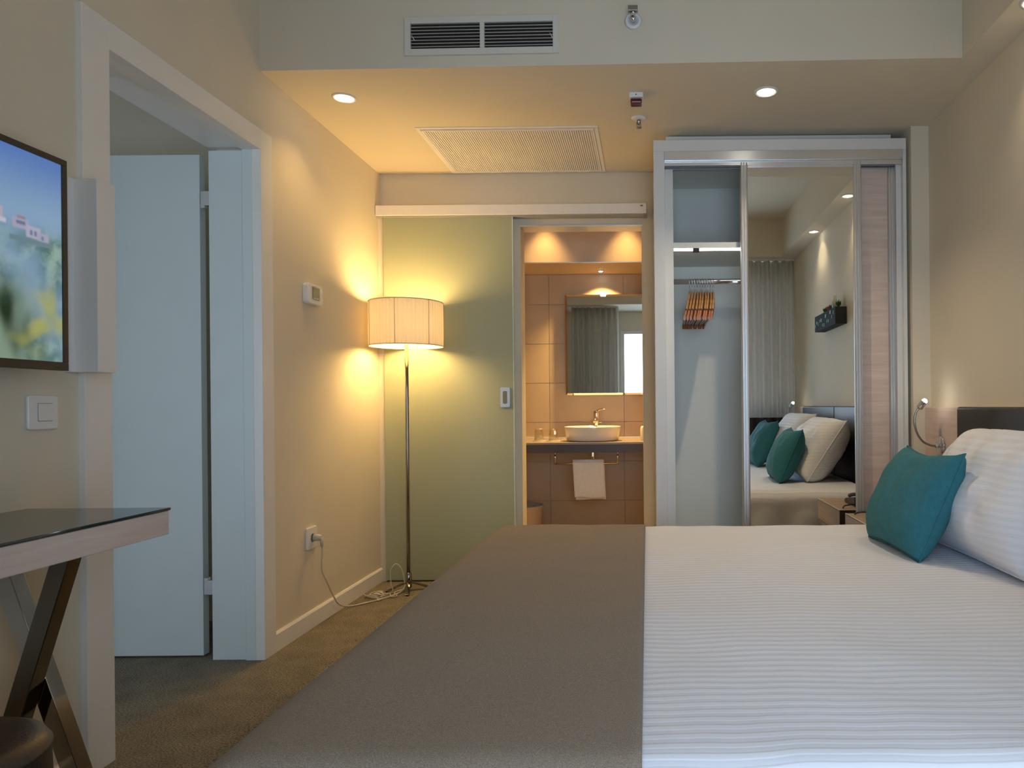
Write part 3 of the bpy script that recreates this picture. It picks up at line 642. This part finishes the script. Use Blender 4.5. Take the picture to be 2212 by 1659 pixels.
stile(.79, .83, WF + .050, .036, 2.300, 3).build('door_stile', 'alu', wdp)
box(.83, 1.276, WF + .056, WF + .071, 2.272, 2.292).build('door_rail', 'alu', wdp, .001)
# LED light bar and hanging rod
lb = MB().tube([(.150, WF + .118, 1.8805), (.80, WF + .118, 1.8815)], .0052, 10).build('light_bar', 'led', wd)
box(.252, .286, WF + .106, WF + .130, 1.868, 1.888).build('sensor_clip', 'black', lb, .002)
RY, RZ = 3.95, 1.752
prof = [(RY + .008 * math.cos(a), RZ + .0155 * math.sin(a)) for a in [2 * PI * k / 16 for k in range(16)]]
MB().prism(prof, 'x', .146, .98, True).build('hanging_rod', 'chrome', wd)
# hangers
def hanger_mesh():
    out = {}
    # hook wire (local origin = where the hook rests on the rod top)
    pts = []
    for k in range(13):
        a = math.radians(-60 + 240 * k / 12); pts.append((0, -.013 * math.cos(a) * 1.0, .0 - .0135 + .0155 * math.sin(a)))
    pts = [(0, .013 * math.cos(math.radians(-35 + 215 * k / 14)), -.0155 + .0185 * math.sin(math.radians(-35 + 215 * k / 14))) for k in range(15)]
    pts += [(0, -.010, -.034), (0, -.002, -.046), (0, 0, -.056), (0, 0, -.090)]
    m = MB(); m.tube(spline(pts, 3), .0017, 6); out['hook'] = (m, 'chrome')
    def arm(sgn, t0, t1, grow=0):
        m = MB(); v = []; f = []; n = 12
        for i in range(n + 1):
            t = t0 + (t1 - t0) * i / n; y = sgn * .215 * t; z = -.084 - .158 * t ** 1.45
            hh = .011 + .008 * math.sin(PI * min(1, t)) + .002 * t; th = .0050 + .0008 * t + grow
            xo = -.032 * t * t
            for cx_, cz_ in ((-1, -.55), (-.55, -1), (.55, -1), (1, -.55), (1, .55), (.55, 1), (-.55, 1), (-1, .55)): v.append((xo + cx_ * th, y, z + cz_ * (hh + grow)))
        for i in range(n):
            for k in range(8): f.append((i * 8 + k, i * 8 + (k + 1) % 8, i * 8 + 8 + (k + 1) % 8, i * 8 + 8 + k))
        m.add(v, f, True); m.add(v, [tuple(range(8)), tuple(range(n * 8, n * 8 + 8))]); return m
    for s_ in (-1, 1):
        out['arm', s_] = (arm(s_, 0, .86), 'hangwood'); out['band', s_] = (arm(s_, .86, .90, .0006), 'hangband'); out['tip', s_] = (arm(s_, .90, 1.03), 'hangtip')
    m = MB(); m.tube([(-.027, -.190, -.232), (-.027, .190, -.232)], .0055, 8); out['trouser_bar'] = (m, 'hangbar')
    return out
hm = hanger_mesh(); NH = 10; h0 = None
ordn = ['leftmost', 'second from the left', 'third from the left', 'fourth from the left', 'fifth from the left', 'fifth from the right', 'fourth from the right', 'third from the right', 'second from the right', 'rightmost']
for k in range(NH):
    x = .247 + .0147 * k
    lab = ('wooden coat hanger on the wardrobe rod, ' + ordn[k]) + ' of the ten'
    if k == 0:
        h0 = thing('coat_hanger', lab, 'hanger', (x, RY, RZ + .0155), 'wooden coat hangers on the rod')
        for nm, (mb, mt) in hm.items(): mb.build(nm if isinstance(nm, str) else nm[0], mt, h0, local=True)
        h = h0
    else:
        h = h0.copy(); C.objects.link(h); h.location = (x, RY, RZ + .0155); h['label'] = lab
        for ch in list(h0.children):
            c = ch.copy(); C.objects.link(c); c.parent = h
    h.rotation_euler = (0, 0, math.radians((-2, -1.5, -1, 0.5, 1, 0, 1.5, 0.5, 1.5, 1)[k]))

# ================================================================ BATHROOM DOOR (frosted sliding glass)
gd = thing('sliding_glass_door', 'frosted green sliding glass door beside the bathroom opening', 'door', (-1.2, 4.19, 0))
box(-1.582, -0.806, 4.186, 4.196, .010, 2.202).build('glass_panel', 'frost', gd, .001)
box(-.806, -.800, 4.185, 4.197, .010, 2.202).build('edge_profile', 'edge', gd)
hd = MB(); hd.prism(rrect(-.884, -.826, 1.046, 1.167, .008), 'y', 4.178, 4.186)
hp = hd.build('handle_plate', 'alu', gd, .0015)
MB().prism(rrect(-.868, -.842, 1.068, 1.145, .008), 'y', 4.1765, 4.1785).build('handle_recess', 'lcd', hp)
struct(box(-1.622, -1.585, 4.205, YB, 0.0, 2.215).build('trim_2', 'wall'), 'slim painted post at the wall end of the glass door', 'trim')
rl = thing('door_rail', 'white sliding door rail above the bathroom opening', 'rail', (-.80, 4.22, 2.2))
box(-1.619, .006, 4.160, YB, 2.203, 2.263).build('pelmet', 'white', rl, .0015)
box(-1.617, .004, 4.170, 4.24, 2.196, 2.203).build('lower_channel', 'plasticgrey', rl)
box(.006, .009, 4.158, YB, 2.196, 2.264).build('end_cap', 'plasticgrey', rl)
bdg = MB(); bdg.prism(rrect(-.035, -.010, 2.240, 2.256, .004), 'y', 4.158, 4.160); bg = bdg.build('badge', 'plastic', rl)
MB().prism(rrect(-.030, -.015, 2.244, 2.252, .002), 'y', 4.1575, 4.1585).build('badge_mark', 'lcd', bg)
tf = sroot('trim_3', 'aluminium lining of the bathroom opening', 'trim', (-.4, YB, 0))
box(OX0, OX0 + .006, YB + .001, YB + .134, 0, OZ - .010).build('lining', 'wall', tf, .001)
box(OX1 - .006, OX1, YB + .001, YB + .134, 0, OZ - .010).build('lining', 'wall', tf, .001)
box(OX0, OX1, YB - .004, YB + .134, OZ - .010, OZ).build('lining', 'alu', tf, .001)

# ================================================================ BATHROOM
ct = thing('vanity_counter', 'taupe bathroom counter with a dark front edge under the basin', 'counter', (-.5, 4.92, .74))
box(-1.598, .298, 4.65, BY - .009, .792, .806).build('top', 'counter', ct, .001)
box(-1.598, .298, 4.655, 4.68, .738, .792).build('fascia', 'counterfront', ct, .001)
box(-1.598, .298, BY - .022, BY - .009, .806, .820).build('upstand', 'ceramic', ct, .001)
for x in (-1.4, .2): box(x, x + .04, 4.70, BY - .009, .70, .792).build('bracket', 'alu', ct)
bs = thing('basin', 'round white vessel basin on the bathroom counter', 'basin', (-.385, 4.885, .806))
MB().lathe([(0, .0), (.165, 0), (.183, .010), (.196, .085), (.199, .098), (.196, .102), (.188, .100), (.176, .05), (.13, .022), (0, .018)], (-.385, 4.885, .806), 48).build('bowl', 'ceramic', bs)
MB().lathe([(0, .021), (.02, .021), (.022, .018)], (-.385, 4.885, .806), 16).build('drain', 'chrome', bs)
MB().lathe([(0, -.05), (.09, -.045), (.125, -.02), (.13, .0), (0, .0)], (-.385, 4.885, .792), 32).build('underbowl', 'ceramic', ct)
dp = thing('drain_pipe', 'chrome drain pipe behind the hand towel under the basin', 'pipe', (-.385, 4.95, .56))
m = MB(); m.tube(spline([(-.385, 4.885, .740), (-.385, 4.885, .62), (-.385, 4.90, .57), (-.385, 4.97, .565), (-.385, 5.02, .60), (-.385, BY - .03, .60)], 5), .016, 12); m.build('siphon', 'chrome', dp)
MB().lathe([(0, 0), (.055, 0), (.060, .006), (.055, .012), (0, .012)], (-.475, BY - .02, .49), 24, 'y').build('wall_cap', 'plastic', dp)
fc = thing('faucet', 'chrome lever faucet behind the vessel basin', 'faucet', (-.375, 5.115, .806))
m = MB(); m.lathe([(0, 0), (.027, 0), (.024, .01), (.019, .05), (.017, .10), (.020, .14), (.022, .19), (.019, .207), (0, .21)], (-.375, 5.115, .806), 20); m.build('body', 'chrome', fc)
m = MB(); m.tube(spline([(-.375, 5.11, .945), (-.375, 5.06, .960), (-.375, 5.01, .955), (-.375, 4.985, .935)], 5), [.014] * 16, 12); m.build('spout', 'chrome', fc)
m = MB(); m.tube([(-.372, 5.115, 1.010), (-.350, 5.10, 1.022), (-.318, 5.085, 1.028), (-.305, 5.08, 1.026)], [.010, .007, .006, .004], 10); m.build('lever', 'chrome', fc)
m = MB(); m.tube([(-.36, 5.115, .925), (-.333, 5.112, .930)], .005, 8); m.build('pull_knob', 'chrome', fc)
for k, x in enumerate((-.765, -.662)):
    t = thing('tumbler', ('upturned glass tumbler at the counter end by the glass door', 'upturned glass tumbler nearer the basin')[k], 'glass', (x, 4.90, .806), 'bathroom tumblers')
    MB().lathe([(.036, .002), (.029, .088), (.0, .088), (0, .080), (.026, .080), (.033, .002), (.036, .002)], (x, 4.90, .806), 24).build('cup', 'tumbler', t)
    MB().lathe([(0, 0), (.047, 0), (.048, .002), (0, .002)], (x, 4.90, .806), 24).build('paper_coaster', 'plastic', t)
sd = thing('soap_dispenser', 'white rounded dispenser at the counter end partly behind the doorway edge', 'dispenser', (-.028, 4.88, .806))
MB().lathe([(0, 0), (.026, 0), (.028, .01), (.028, .085), (.022, .10), (0, .102)], (-.022, 4.88, .806), 20).build('bottle', 'ceramic', sd)
MB().lathe([(.006, .10), (.006, .12), (.011, .122), (.011, .13), (0, .131)], (-.022, 4.88, .806), 12).build('pump', 'chrome', sd)
tb = thing('towel_rail', 'chrome towel rail hung under the bathroom counter', 'towel rail', (-.415, 4.72, .66))
m = MB(); m.tube([(-.628, 4.715, .738), (-.628, 4.715, .664)], .005, 10); m.build('bracket', 'chrome', tb)
m = MB(); m.tube([(-.204, 4.715, .738), (-.204, 4.715, .664)], .005, 10); m.build('bracket', 'chrome', tb)
m = MB(); m.tube([(-.632, 4.715, .660), (-.200, 4.715, .660)], .0062, 10); m.build('bar', 'chrome', tb)
for x in (-.628, -.204): MB().lathe([(0, 0), (.013, 0), (.013, .004), (0, .004)], (x, 4.715, .734), 14).build('flange', 'chrome', tb)
def towel():
    t = thing('hand_towel', 'folded white hand towel on the chrome rail under the counter', 'towel', (-.395, 4.715, .66))
    def sh(y0, ztop, zb, x0, x1, skew, sd_):
        v = []; f = []; nx, nz = 18, 18
        for j in range(nz + 1):
            q = j / nz; z = ztop + (zb - ztop) * q
            for i in range(nx + 1):
                u = i / nx; x = x0 + (x1 - x0) * u + skew * q
                y = y0 + .006 * noise.noise((x * 14, z * 14, sd_)) + .004 * math.sin(8 * u) * q
                v.append((x, y, z + .004 * math.sin(6 * u + sd_) * q))
        for j in range(nz):
            for i in range(nx): a = j * (nx + 1) + i; f.append((a, a + 1, a + nx + 2, a + nx + 1))
        return MB().add(v, f, True)
    for nm, a in (('front_flap', (4.700, .672, .430, -.508, -.300, .012, 1)), ('back_flap', (4.731, .672, .415, -.500, -.296, .010, 4))):
        o = sh(*a).build(nm, 'towel', t); s = o.modifiers.new('solid', 'SOLIDIFY'); s.thickness = .010; s.offset = 0
    m = MB(); m.tube([(-.508, 4.7155, .668), (-.299, 4.7155, .668)], .0205, 12, ry=.010); m.build('fold', 'towel', t)
towel()
bn = thing('waste_bin', 'beige waste bin on the bathroom floor under the counter', 'bin', (-.86, 4.80, .004))
MB().lathe([(0, 0), (.100, 0), (.105, .006), (.140, .355), (.144, .362), (.140, .366), (.134, .362), (.100, .012), (0, .012)], (-.865, 4.80, .004), 36).build('bucket', 'bin', bn)
MB().lathe([(.134, .338), (.1375, .338), (.1375, .368), (.132, .368), (.128, .338)], (-.865, 4.80, .004), 36).build('liner', 'plasticgrey', bn)
bm_ = thing('bathroom_mirror', 'frameless wall mirror above the basin reflecting curtain and window', 'mirror', (-.3, 5.16, 1.13))
m = MB(); x0, x1, z0, z1, bv = -.602, .20, 1.132, 1.878, .014; yf = 5.150
m.add([(x0, yf + .006, z0), (x1, yf + .006, z0), (x1, yf + .006, z1), (x0, yf + .006, z1), (x0 + bv, yf, z0 + bv), (x1 - bv, yf, z0 + bv), (x1 - bv, yf, z1 - bv), (x0 + bv, yf, z1 - bv)],
      [(4, 5, 6, 7), (0, 1, 5, 4), (1, 2, 6, 5), (2, 3, 7, 6), (3, 0, 4, 7), (3, 2, 1, 0)])
m.build('mirror_glass', 'mirror', bm_)
box(x0 + .04, x1 - .04, yf + .0061, BY - .0085, z0 + .04, z1 - .04).build('backing_box', 'plasticgrey', bm_)

# ================================================================ RECESSED SPOTS
def spot(x, y, z, label, group, energy, col, size=2.0, r=.045, blend=1.0, name='ceiling_spotlight'):
    t = thing(name, label, 'spotlight', (x, y, z), group)
    MB().lathe([(r + .010, 0), (r + .009, -.004), (r, -.005), (r - .003, -.001), (r - .006, .0)], (x, y, z), 32).build('rim', 'spotrim', t)
    MB().lathe([(r - .004, -.002), (r - .012, -.0015), (.016, -.0012), (0, -.0012)], (x, y, z), 28).build('reflector', 'spotglow', t)
    MB().lathe([(.016, -.001), (.015, -.005), (.008, -.009), (0, -.010)], (x, y, z), 16).build('bulb', 'bulb', t)
    light('SPOT', t, (x, y, z - .02), energy, col, .02, size, blend)
spot(-1.38, 3.194, ZC, 'recessed ceiling spotlight near the left wall', 'ceiling spotlights', E_SPOT * .33, WARM)
spot(0.556, 3.171, ZC, 'recessed ceiling spotlight in front of the wardrobe', 'ceiling spotlights', E_SPOT * 1.6, WARM2)
spot(1.392, 2.47, ZC, 'soffit spotlight nearest the wardrobe over the headboard wall', 'soffit spotlights', E_SOFFIT, WARM2, 1.9, .04)
spot(1.392, 1.49, ZC, 'soffit spotlight farther from the wardrobe over the headboard wall', 'soffit spotlights', E_SOFFIT, WARM2, 1.9, .04)
for k, x in enumerate((-.69, -.13)):
    spot(x, 4.64, 2.45, ('bathroom ceiling spotlight on the glass door side', 'bathroom ceiling spotlight on the wardrobe side')[k], 'bathroom spotlights', E_BATH * .24, WARM, 1.25, .04)
spot(-.33, 5.06, 2.035, 'small spotlight under the bathroom bulkhead above the mirror', 'bathroom spotlights', E_BATH * 1.1, WARM, 2.0, .014)

# ================================================================ CEILING FITTINGS
vt = thing('wall_vent', 'white double louvre air vent on the bulkhead face', 'vent', (-.68, 2.90, 2.6))
def by(x): return 2.933 + (2.874 - 2.933) * (x - XL) / (1.318 - XL)      # bulkhead face
A = math.atan2(2.874 - 2.933, 1.318 - XL)
vt.location = (-.68, by(-.68), 2.6); vt.rotation_euler = (0, 0, A)
def vb(x0, x1, y0, y1, z0, z1): return box(x0 + .68, x1 + .68, y0, y1, z0 - 2.6, z1 - 2.6)
for a in ((-1.004, -.978, 2.526, 2.687), (-.380, -.354, 2.526, 2.687), (-.978, -.380, 2.659, 2.687), (-.978, -.380, 2.526, 2.553), (-.686, -.667, 2.553, 2.659)):
    vb(a[0], a[1], -.012, .0, a[2], a[3]).build('frame', 'ventwhite', vt, .0015, local=True)
vb(-.978, -.380, -.0015, -.0005, 2.553, 2.659).build('painted_shade_sheet', 'dark', vt, local=True)  # flat sheet on the solid bulkhead; its dark colour imitates shade behind louvres
for s, (a, b) in enumerate(((-.978, -.686), (-.667, -.380))):
    for k in range(7):
        z = 2.560 + k * .0137
        MB().prism([(-.0110, z - 2.6), (-.0095, z - 2.6 - .001), (-.0022, z - 2.6 + .0058), (-.0022, z - 2.6 + .0074), (-.0095, z - 2.6 + .0022), (-.0110, z - 2.6 + .0022)], 'x', a + .68, b + .68).build('slat', 'alu', vt, local=True)
    kx = (-.972, -.392)[s]
    MB().tube([(kx + .68, -.012, .008), (kx + .684, -.015, .0), (kx + .69, -.013, -.010)], .002, 6).build('lever', 'alu', vt, local=True)
ss = thing('sidewall_sprinkler', 'chrome sidewall sprinkler with round white escutcheon on the bulkhead', 'sprinkler', (-.044, by(-.044), 2.655))
y = by(-.044)
MB().lathe([(0, -.001), (.032, -.001), (.036, -.004), (.030, -.010), (.022, -.012), (.020, -.006), (0, -.006)], (-.044, y, 2.655), 28, 'y').build('escutcheon', 'plastic', ss)
MB().lathe([(0, -.005), (.012, -.005), (.012, -.030), (.007, -.034), (0, -.034)], (-.044, y, 2.655), 16, 'y').build('nozzle', 'chrome', ss)
m = MB(); m.tube([(-.055, y - .03, 2.655), (-.052, y - .050, 2.660), (-.044, y - .054, 2.666), (-.036, y - .050, 2.660), (-.033, y - .03, 2.655)], .0025, 8); m.build('frame_arms', 'chrome', ss)
box(-.064, -.024, y - .060, y - .026, 2.676, 2.680).build('deflector', 'steel', ss, .001)
box(-.064, -.024, y - .062, y - .059, 2.668, 2.688).build('deflector_lip', 'steel', ss, .0005)
rg = thing('ceiling_grille', 'white slotted return-air grille set in the lowered ceiling', 'vent', (-.705, 3.88, ZC))
gx0, gx1, gy0, gy1 = -1.140, -.272, 3.580, 4.198
for a in ((-1.172, -.240, 3.537, 3.556), (-1.172, -.240, 4.210, 4.229), (-1.172, -1.153, 3.556, 4.210), (-.259, -.240, 3.556, 4.210)):
    box(a[0], a[1], a[2], a[3], ZC - .004, ZC).build('outer_frame', 'white', rg, .001)
for a in ((gx0 - .010, gx1 + .010, gy0 - .010, gy0), (gx0 - .010, gx1 + .010, gy1, gy1 + .008), (gx0 - .010, gx0, gy0, gy1), (gx1, gx1 + .010, gy0, gy1)):
    box(a[0], a[1], a[2], a[3], ZC - .007, ZC).build('inner_frame', 'white', rg, .001)
box(gx0, gx1, gy0, gy1, ZC - .0015, ZC - .0005).build('painted_shade_sheet', 'plasticgrey', rg)  # flat grey sheet, shade between the slats put in by colour
m = MB(); ns_ = 74
for k in range(ns_):
    x = gx0 + (gx1 - gx0) * (k + .5) / ns_; m.box(x - .0036, x + .0036, gy0, gy1, ZC - .006, ZC - .0015)
sl = m.build('slats', 'white', rg); sl['kind'] = 'stuff'
sa = thing('fire_alarm', 'small white fire detector with dark red lens on the lowered ceiling', 'alarm', (-.038, 3.2, ZC))
MB().prism(rrect(-.070, -.006, 3.16, 3.235, .006), 'z', ZC - .022, ZC).build('base', 'plastic', sa, .002)
MB().prism(rrect(-.064, -.012, 3.175, 3.228, .006), 'z', ZC - .042, ZC - .022).build('red_lens', 'red', sa, .006)
MB().lathe([(0, -.0003), (.003, -.0006), (0, -.001)], (-.038, 3.1605, ZC - .011), 8, 'y').build('indicator', 'black', sa)
sp_ = thing('ceiling_sprinkler', 'pendant sprinkler head with white rose on the lowered ceiling', 'sprinkler', (-.029, 3.45, ZC))
MB().lathe([(0, 0), (.038, 0), (.036, -.006), (.020, -.010), (0, -.010)], (-.029, 3.45, ZC), 28).build('rose', 'plastic', sp_)
MB().lathe([(0, -.008), (.010, -.008), (.010, -.020), (.006, -.024), (.006, -.034), (0, -.034)], (-.029, 3.45, ZC), 14).build('nozzle', 'steel', sp_)
m = MB()
for s in (-1, 1): m.tube([(-.029 + s * .008, 3.45, ZC - .020), (-.029 + s * .010, 3.45, ZC - .034), (-.029 + s * .003, 3.45, ZC - .046)], .002, 6)
m.build('frame_arms', 'steel', sp_)
MB().lathe([(0, -.045), (.013, -.045), (.014, -.048), (0, -.049)], (-.029, 3.45, ZC), 16).build('deflector', 'steel', sp_)

# ================================================================ FLOOR LAMP
LX, LY = -1.378, 3.985
fl = thing('floor_lamp', 'slim chrome floor lamp with a lit pleated cream drum shade', 'lamp', (LX, LY, 0))
m = MB(); m.tube([(LX, LY, .035), (LX, LY, .60), (LX, LY, 1.10), (LX, LY, 1.665)], .0105, 16); m.build('pole', 'darkchrome', fl)
m = MB(); m.lathe([(0, .02), (.017, .02), (.019, .05), (.017, .10), (.012, .105), (0, .105)], (LX, LY, 0), 20); m.build('hub', 'darkchrome', fl)
for a in (200, 285, 20, 110):
    a = math.radians(a); d = Vector((math.cos(a), math.sin(a), 0)); sd2 = Vector((-d.y, d.x, 0)); p0 = Vector((LX, LY, .05)) + d * .012; p1 = Vector((LX, LY, .006)) + d * .125
    MB().bar(p0, p1, .020, .010, sd2).build('foot', 'darkchrome', fl, .001)
def shade():
    v = []; f = []; n = 480; rows = [(1.402, .202), (1.46, .203), (1.53, .203), (1.60, .2025), (1.652, .202)]
    for z, r in rows:
        for k in range(n):
            a = 2 * PI * k / n; w = 0.0022 * math.sin(60 * a) + .0008 * math.sin(23 * a + z * 9)
            v.append((LX + (r + w) * math.cos(a), LY + (r + w) * math.sin(a), z))
    for j in range(len(rows) - 1):
        for k in range(n): f.append((j * n + k, j * n + (k + 1) % n, (j + 1) * n + (k + 1) % n, (j + 1) * n + k))
    return MB().add(v, f, True)
sh = shade().build('shade', 'shade', fl); sh['label'] = 'pleated cream fabric drum shade'
for z in (1.402, 1.652):
    m = MB(); m.tube([(LX + .2035 * math.cos(2 * PI * k / 64), LY + .2035 * math.sin(2 * PI * k / 64), z) for k in range(65)], .0028, 6, cap=False); m.build('shade_ring', 'hangwood' if False else 'bin', sh)
for a in (-88, -142, -36, 20, 90, 150):
    a = math.radians(a); x, y = LX + .2065 * math.cos(a), LY + .2065 * math.sin(a)
    m = MB(); m.tube([(x, y, 1.402), (x, y, 1.652)], .0013, 6); m.build('shade_rib', 'steel', sh)
m = MB()
for k in range(3):
    a = 2 * PI * k / 3 + .4; m.tube([(LX, LY, 1.650), (LX + .200 * math.cos(a), LY + .200 * math.sin(a), 1.650)], .002, 6)
m.build('spider', 'steel', fl)
MB().lathe([(0, 1.652), (.012, 1.652), (.012, 1.668), (.008, 1.672), (0, 1.673)], (LX, LY, 0), 14).build('finial', 'black', fl)
for s in (-1, 1):
    m = MB(); m.tube([(LX + s * .012, LY, 1.535), (LX + s * .03, LY, 1.535)], .014, 12); m.build('socket', 'plastic', fl)
    MB().lathe([(0, 0), (.013, .002), (.026, .03), (.028, .045), (.020, .062), (0, .070)], (LX + s * .032, LY, 1.520), 18).build('bulb', 'lampbulb', fl)
light('POINT', fl, (LX, LY, 1.53), E_LAMP, WARM, .11)
# cord from the socket across the floor to the lamp
cp = [(-1.573, 3.345, .405), (-1.574, 3.35, .36), (-1.576, 3.35, .27), (-1.575, 3.40, .20), (-1.580, 3.47, .12), (-1.588, 3.56, .045), (-1.57, 3.66, .008), (-1.52, 3.72, .006), (-1.47, 3.78, .007), (-1.42, 3.85, .010), (-1.40, 3.93, .012), (-1.388, 3.965, .04)]
m = MB(); m.tube(spline(cp, 8), .0038, 8); m.build('cord', 'cable', fl)
m = MB(); m.tube(spline([(-1.39, 3.955, .05), (-1.400, 3.94, .13), (-1.425, 3.92, .168), (-1.452, 3.91, .135), (-1.455, 3.92, .06), (-1.45, 3.93, .008), (-1.50, 3.90, .006), (-1.545, 3.86, .006)], 8), .0034, 8); m.build('cord_loop', 'cable', fl)
rnd = random.Random(5); m = MB()
for k in range(3):
    pts = [(-1.525 + .045 * math.cos(a + k) + .01 * k, 3.845 + .03 * math.sin(a + k * .7), .008 + .006 * k + .006 * math.sin(2 * a + k)) for a in [2 * PI * q / 10 for q in range(11)]]
    m.tube(spline(pts, 4), .0032, 6)
m.tube(spline([(-1.56, 3.80, .03), (-1.53, 3.79, .022), (-1.49, 3.80, .012), (-1.47, 3.77, .005), (-1.46, 3.80, .01)], 6), .0030, 6)
m.tube(spline([(-1.47, 3.84, .006), (-1.44, 3.86, .02), (-1.42, 3.82, .012), (-1.40, 3.86, .006), (-1.43, 3.90, .012), (-1.395, 3.93, .02)], 6), .0030, 6)
m.build('cord_bundle', 'cable', fl)
MB().lathe([(0, 0), (.022, 0), (.025, .008), (.022, .020), (0, .024)], (-1.512, 3.885, 0), 18, sx=1.0, sy=1.6).build('foot_switch', 'cable', fl)
m = MB(); m.tube([(-1.607, 3.335, .430), (-1.585, 3.338, .430), (-1.570, 3.340, .428)], [.017, .016, .012], 12); m.tube([(-1.573, 3.342, .430), (-1.573, 3.345, .385)], [.010, .006], 10); m.build('plug', 'cable', fl)

# ================================================================ WALL FITTINGS
def wallplate(name, label, cat, y0, y1, z0, z1, t=.010):
    r = thing(name, label, cat, (XL, (y0 + y1) / 2, (z0 + z1) / 2))
    MB().prism(rrect(y0, y1, z0, z1, .009), 'x', XL, XL + t).build('plate', 'plastic', r, .004, 3)
    return r
th = thing('thermostat', 'white wall thermostat with small grey display', 'thermostat', (XL, 3.35, 1.6))
MB().prism(rrect(3.275, 3.425, 1.550, 1.648, .018), 'x', XL, XL + .030).build('body', 'plastic', th, .006, 3)
MB().prism(rrect(3.310, 3.385, 1.572, 1.634, .006), 'x', XL + .030, XL + .0325).build('bezel', 'plasticgrey', th)
MB().prism(rrect(3.316, 3.379, 1.586, 1.629, .003), 'x', XL + .0325, XL + .0335).build('display', 'lcd', th)
for z in (1.593, 1.615): MB().prism(rrect(3.398, 3.412, z - .006, z + .006, .003), 'x', XL + .030, XL + .0325).build('button', 'plastic', th)
for yv in (3.325, 3.350): MB().prism(rrect(yv, yv + .014, 1.575, 1.581, .002), 'x', XL + .0325, XL + .034).build('button', 'plastic', th)
ot = wallplate('wall_socket', 'white wall socket holding the lamp plug', 'socket', 3.283, 3.385, .377, .482)
MB().prism(rrect(3.308, 3.360, .402, .457, .004), 'x', XL + .010, XL + .0115).build('insert', 'plastic', ot)
MB().lathe([(0, .0118), (.019, .0118), (.020, .0135), (.021, .0118)], (XL, 3.334, .430), 24, 'x').build('socket_ring', 'plasticgrey', ot)
sw = wallplate('light_switch', 'white rocker light switch on the wall below the television', 'switch', 1.810, 1.904, 1.000, 1.092)
MB().prism(rrect(1.838, 1.884, 1.022, 1.071, .002), 'x', XL + .010, XL + .0108).build('rocker_gap', 'plasticgrey', sw)
MB().prism(rrect(1.8385, 1.8835, 1.0235, 1.0695, .002), 'x', XL + .0105, XL + .0135).build('rocker', 'plastic', sw, .001)

# ================================================================ TELEVISION AND SIDE BOX
tv = thing('television', 'wall-mounted flat television showing a hazy hillside landscape', 'television', (-1.53, 1.36, 1.432))
TY0, TY1, TZ0, TZ1, TX = .870, 1.834, 1.155, 1.709, -1.530
box(TX - .035, TX - .004, TY0 + .004, TY1 - .004, TZ0 + .004, TZ1 - .004).build('housing', 'black', tv, .006)
MB().prism(rrect(TY0, TY1, TZ0, TZ1, .008), 'x', TX - .012, TX - .002).build('back_frame', 'leather', tv)
for a in ((TY0, TY1, TZ1 - .016, TZ1), (TY0, TY1, TZ0, TZ0 + .022), (TY0, TY0 + .016, TZ0 + .022, TZ1 - .016), (TY1 - .016, TY1, TZ0 + .022, TZ1 - .016)):
    box(TX - .002, TX + .004, a[0], a[1], a[2], a[3]).build('bezel', 'bezel', tv, .0015)
sn_ = box(TX - .002, TX + .0005, TY0 + .016, TY1 - .016, TZ0 + .022, TZ1 - .016).build('screen', 'tv', tv); sn_['label'] = 'glossy lit screen with hillside picture'
box(XL, TX - .035, 1.20, 1.50, 1.30, 1.56).build('wall_bracket', 'black', tv, .003)
wbx = thing('wall_cabinet', 'slim pale grey vertical wall box between television and doorway', 'wall box', (XL, 1.98, 1.157))
box(XL + .018, -1.540, 1.950, 2.018, 1.158, 1.702).build('body', 'white', wbx, .0015)
box(XL, XL + .018, 1.930, 1.982, 1.158, 1.702).build('back_plate', 'plastic', wbx, .001)

# ================================================================ DESK AND STOOL
dk = thing('desk', 'narrow pale wood desk with dark glass top and crossed chrome legs', 'desk', (-1.42, 1.1, 0))
box(-1.612, -1.242, .45, 1.800, .728, .789).build('top', 'woody', dk, .002)
box(-1.612, -1.238, .448, 1.802, .790, .797).build('glass_top', 'desktopglass', dk, .0015)
for yl in (1.62, .62):
    MB().bar((-1.335, yl - .02, .728), (-1.565, yl - .02, .0), .040, .038, (1, 0, 0)).build('leg', 'darkchrome', dk, .0015)
    MB().bar((-1.535, yl + .02, .728), (-1.285, yl + .02, .0), .040, .038, (1, 0, 0)).build('leg', 'chrome', dk, .0015)
st = thing('stool', 'round dark brown leather stool under the desk', 'stool', (-1.285, 1.235, 0))
c = (-1.285, 1.235, 0)
MB().lathe([(0, .452), (.09, .451), (.14, .446), (.160, .436), (.168, .422)], c, 48).build('seat', 'leather', st)
MB().lathe([(.168, .422), (.1705, .419), (.1705, .415), (.168, .412)], c, 48).build('piping', 'leather', st)
MB().lathe([(.168, .412), (.172, .30), (.170, .15), (.165, .05), (.158, .04), (0, .04)], c, 48).build('drum', 'leather', st)
for k in range(4):
    a = PI / 4 + k * PI / 2; MB().lathe([(0, 0), (.015, 0), (.018, .04), (0, .04)], (c[0] + .12 * math.cos(a), c[1] + .12 * math.sin(a), 0), 12).build('foot', 'black', st)
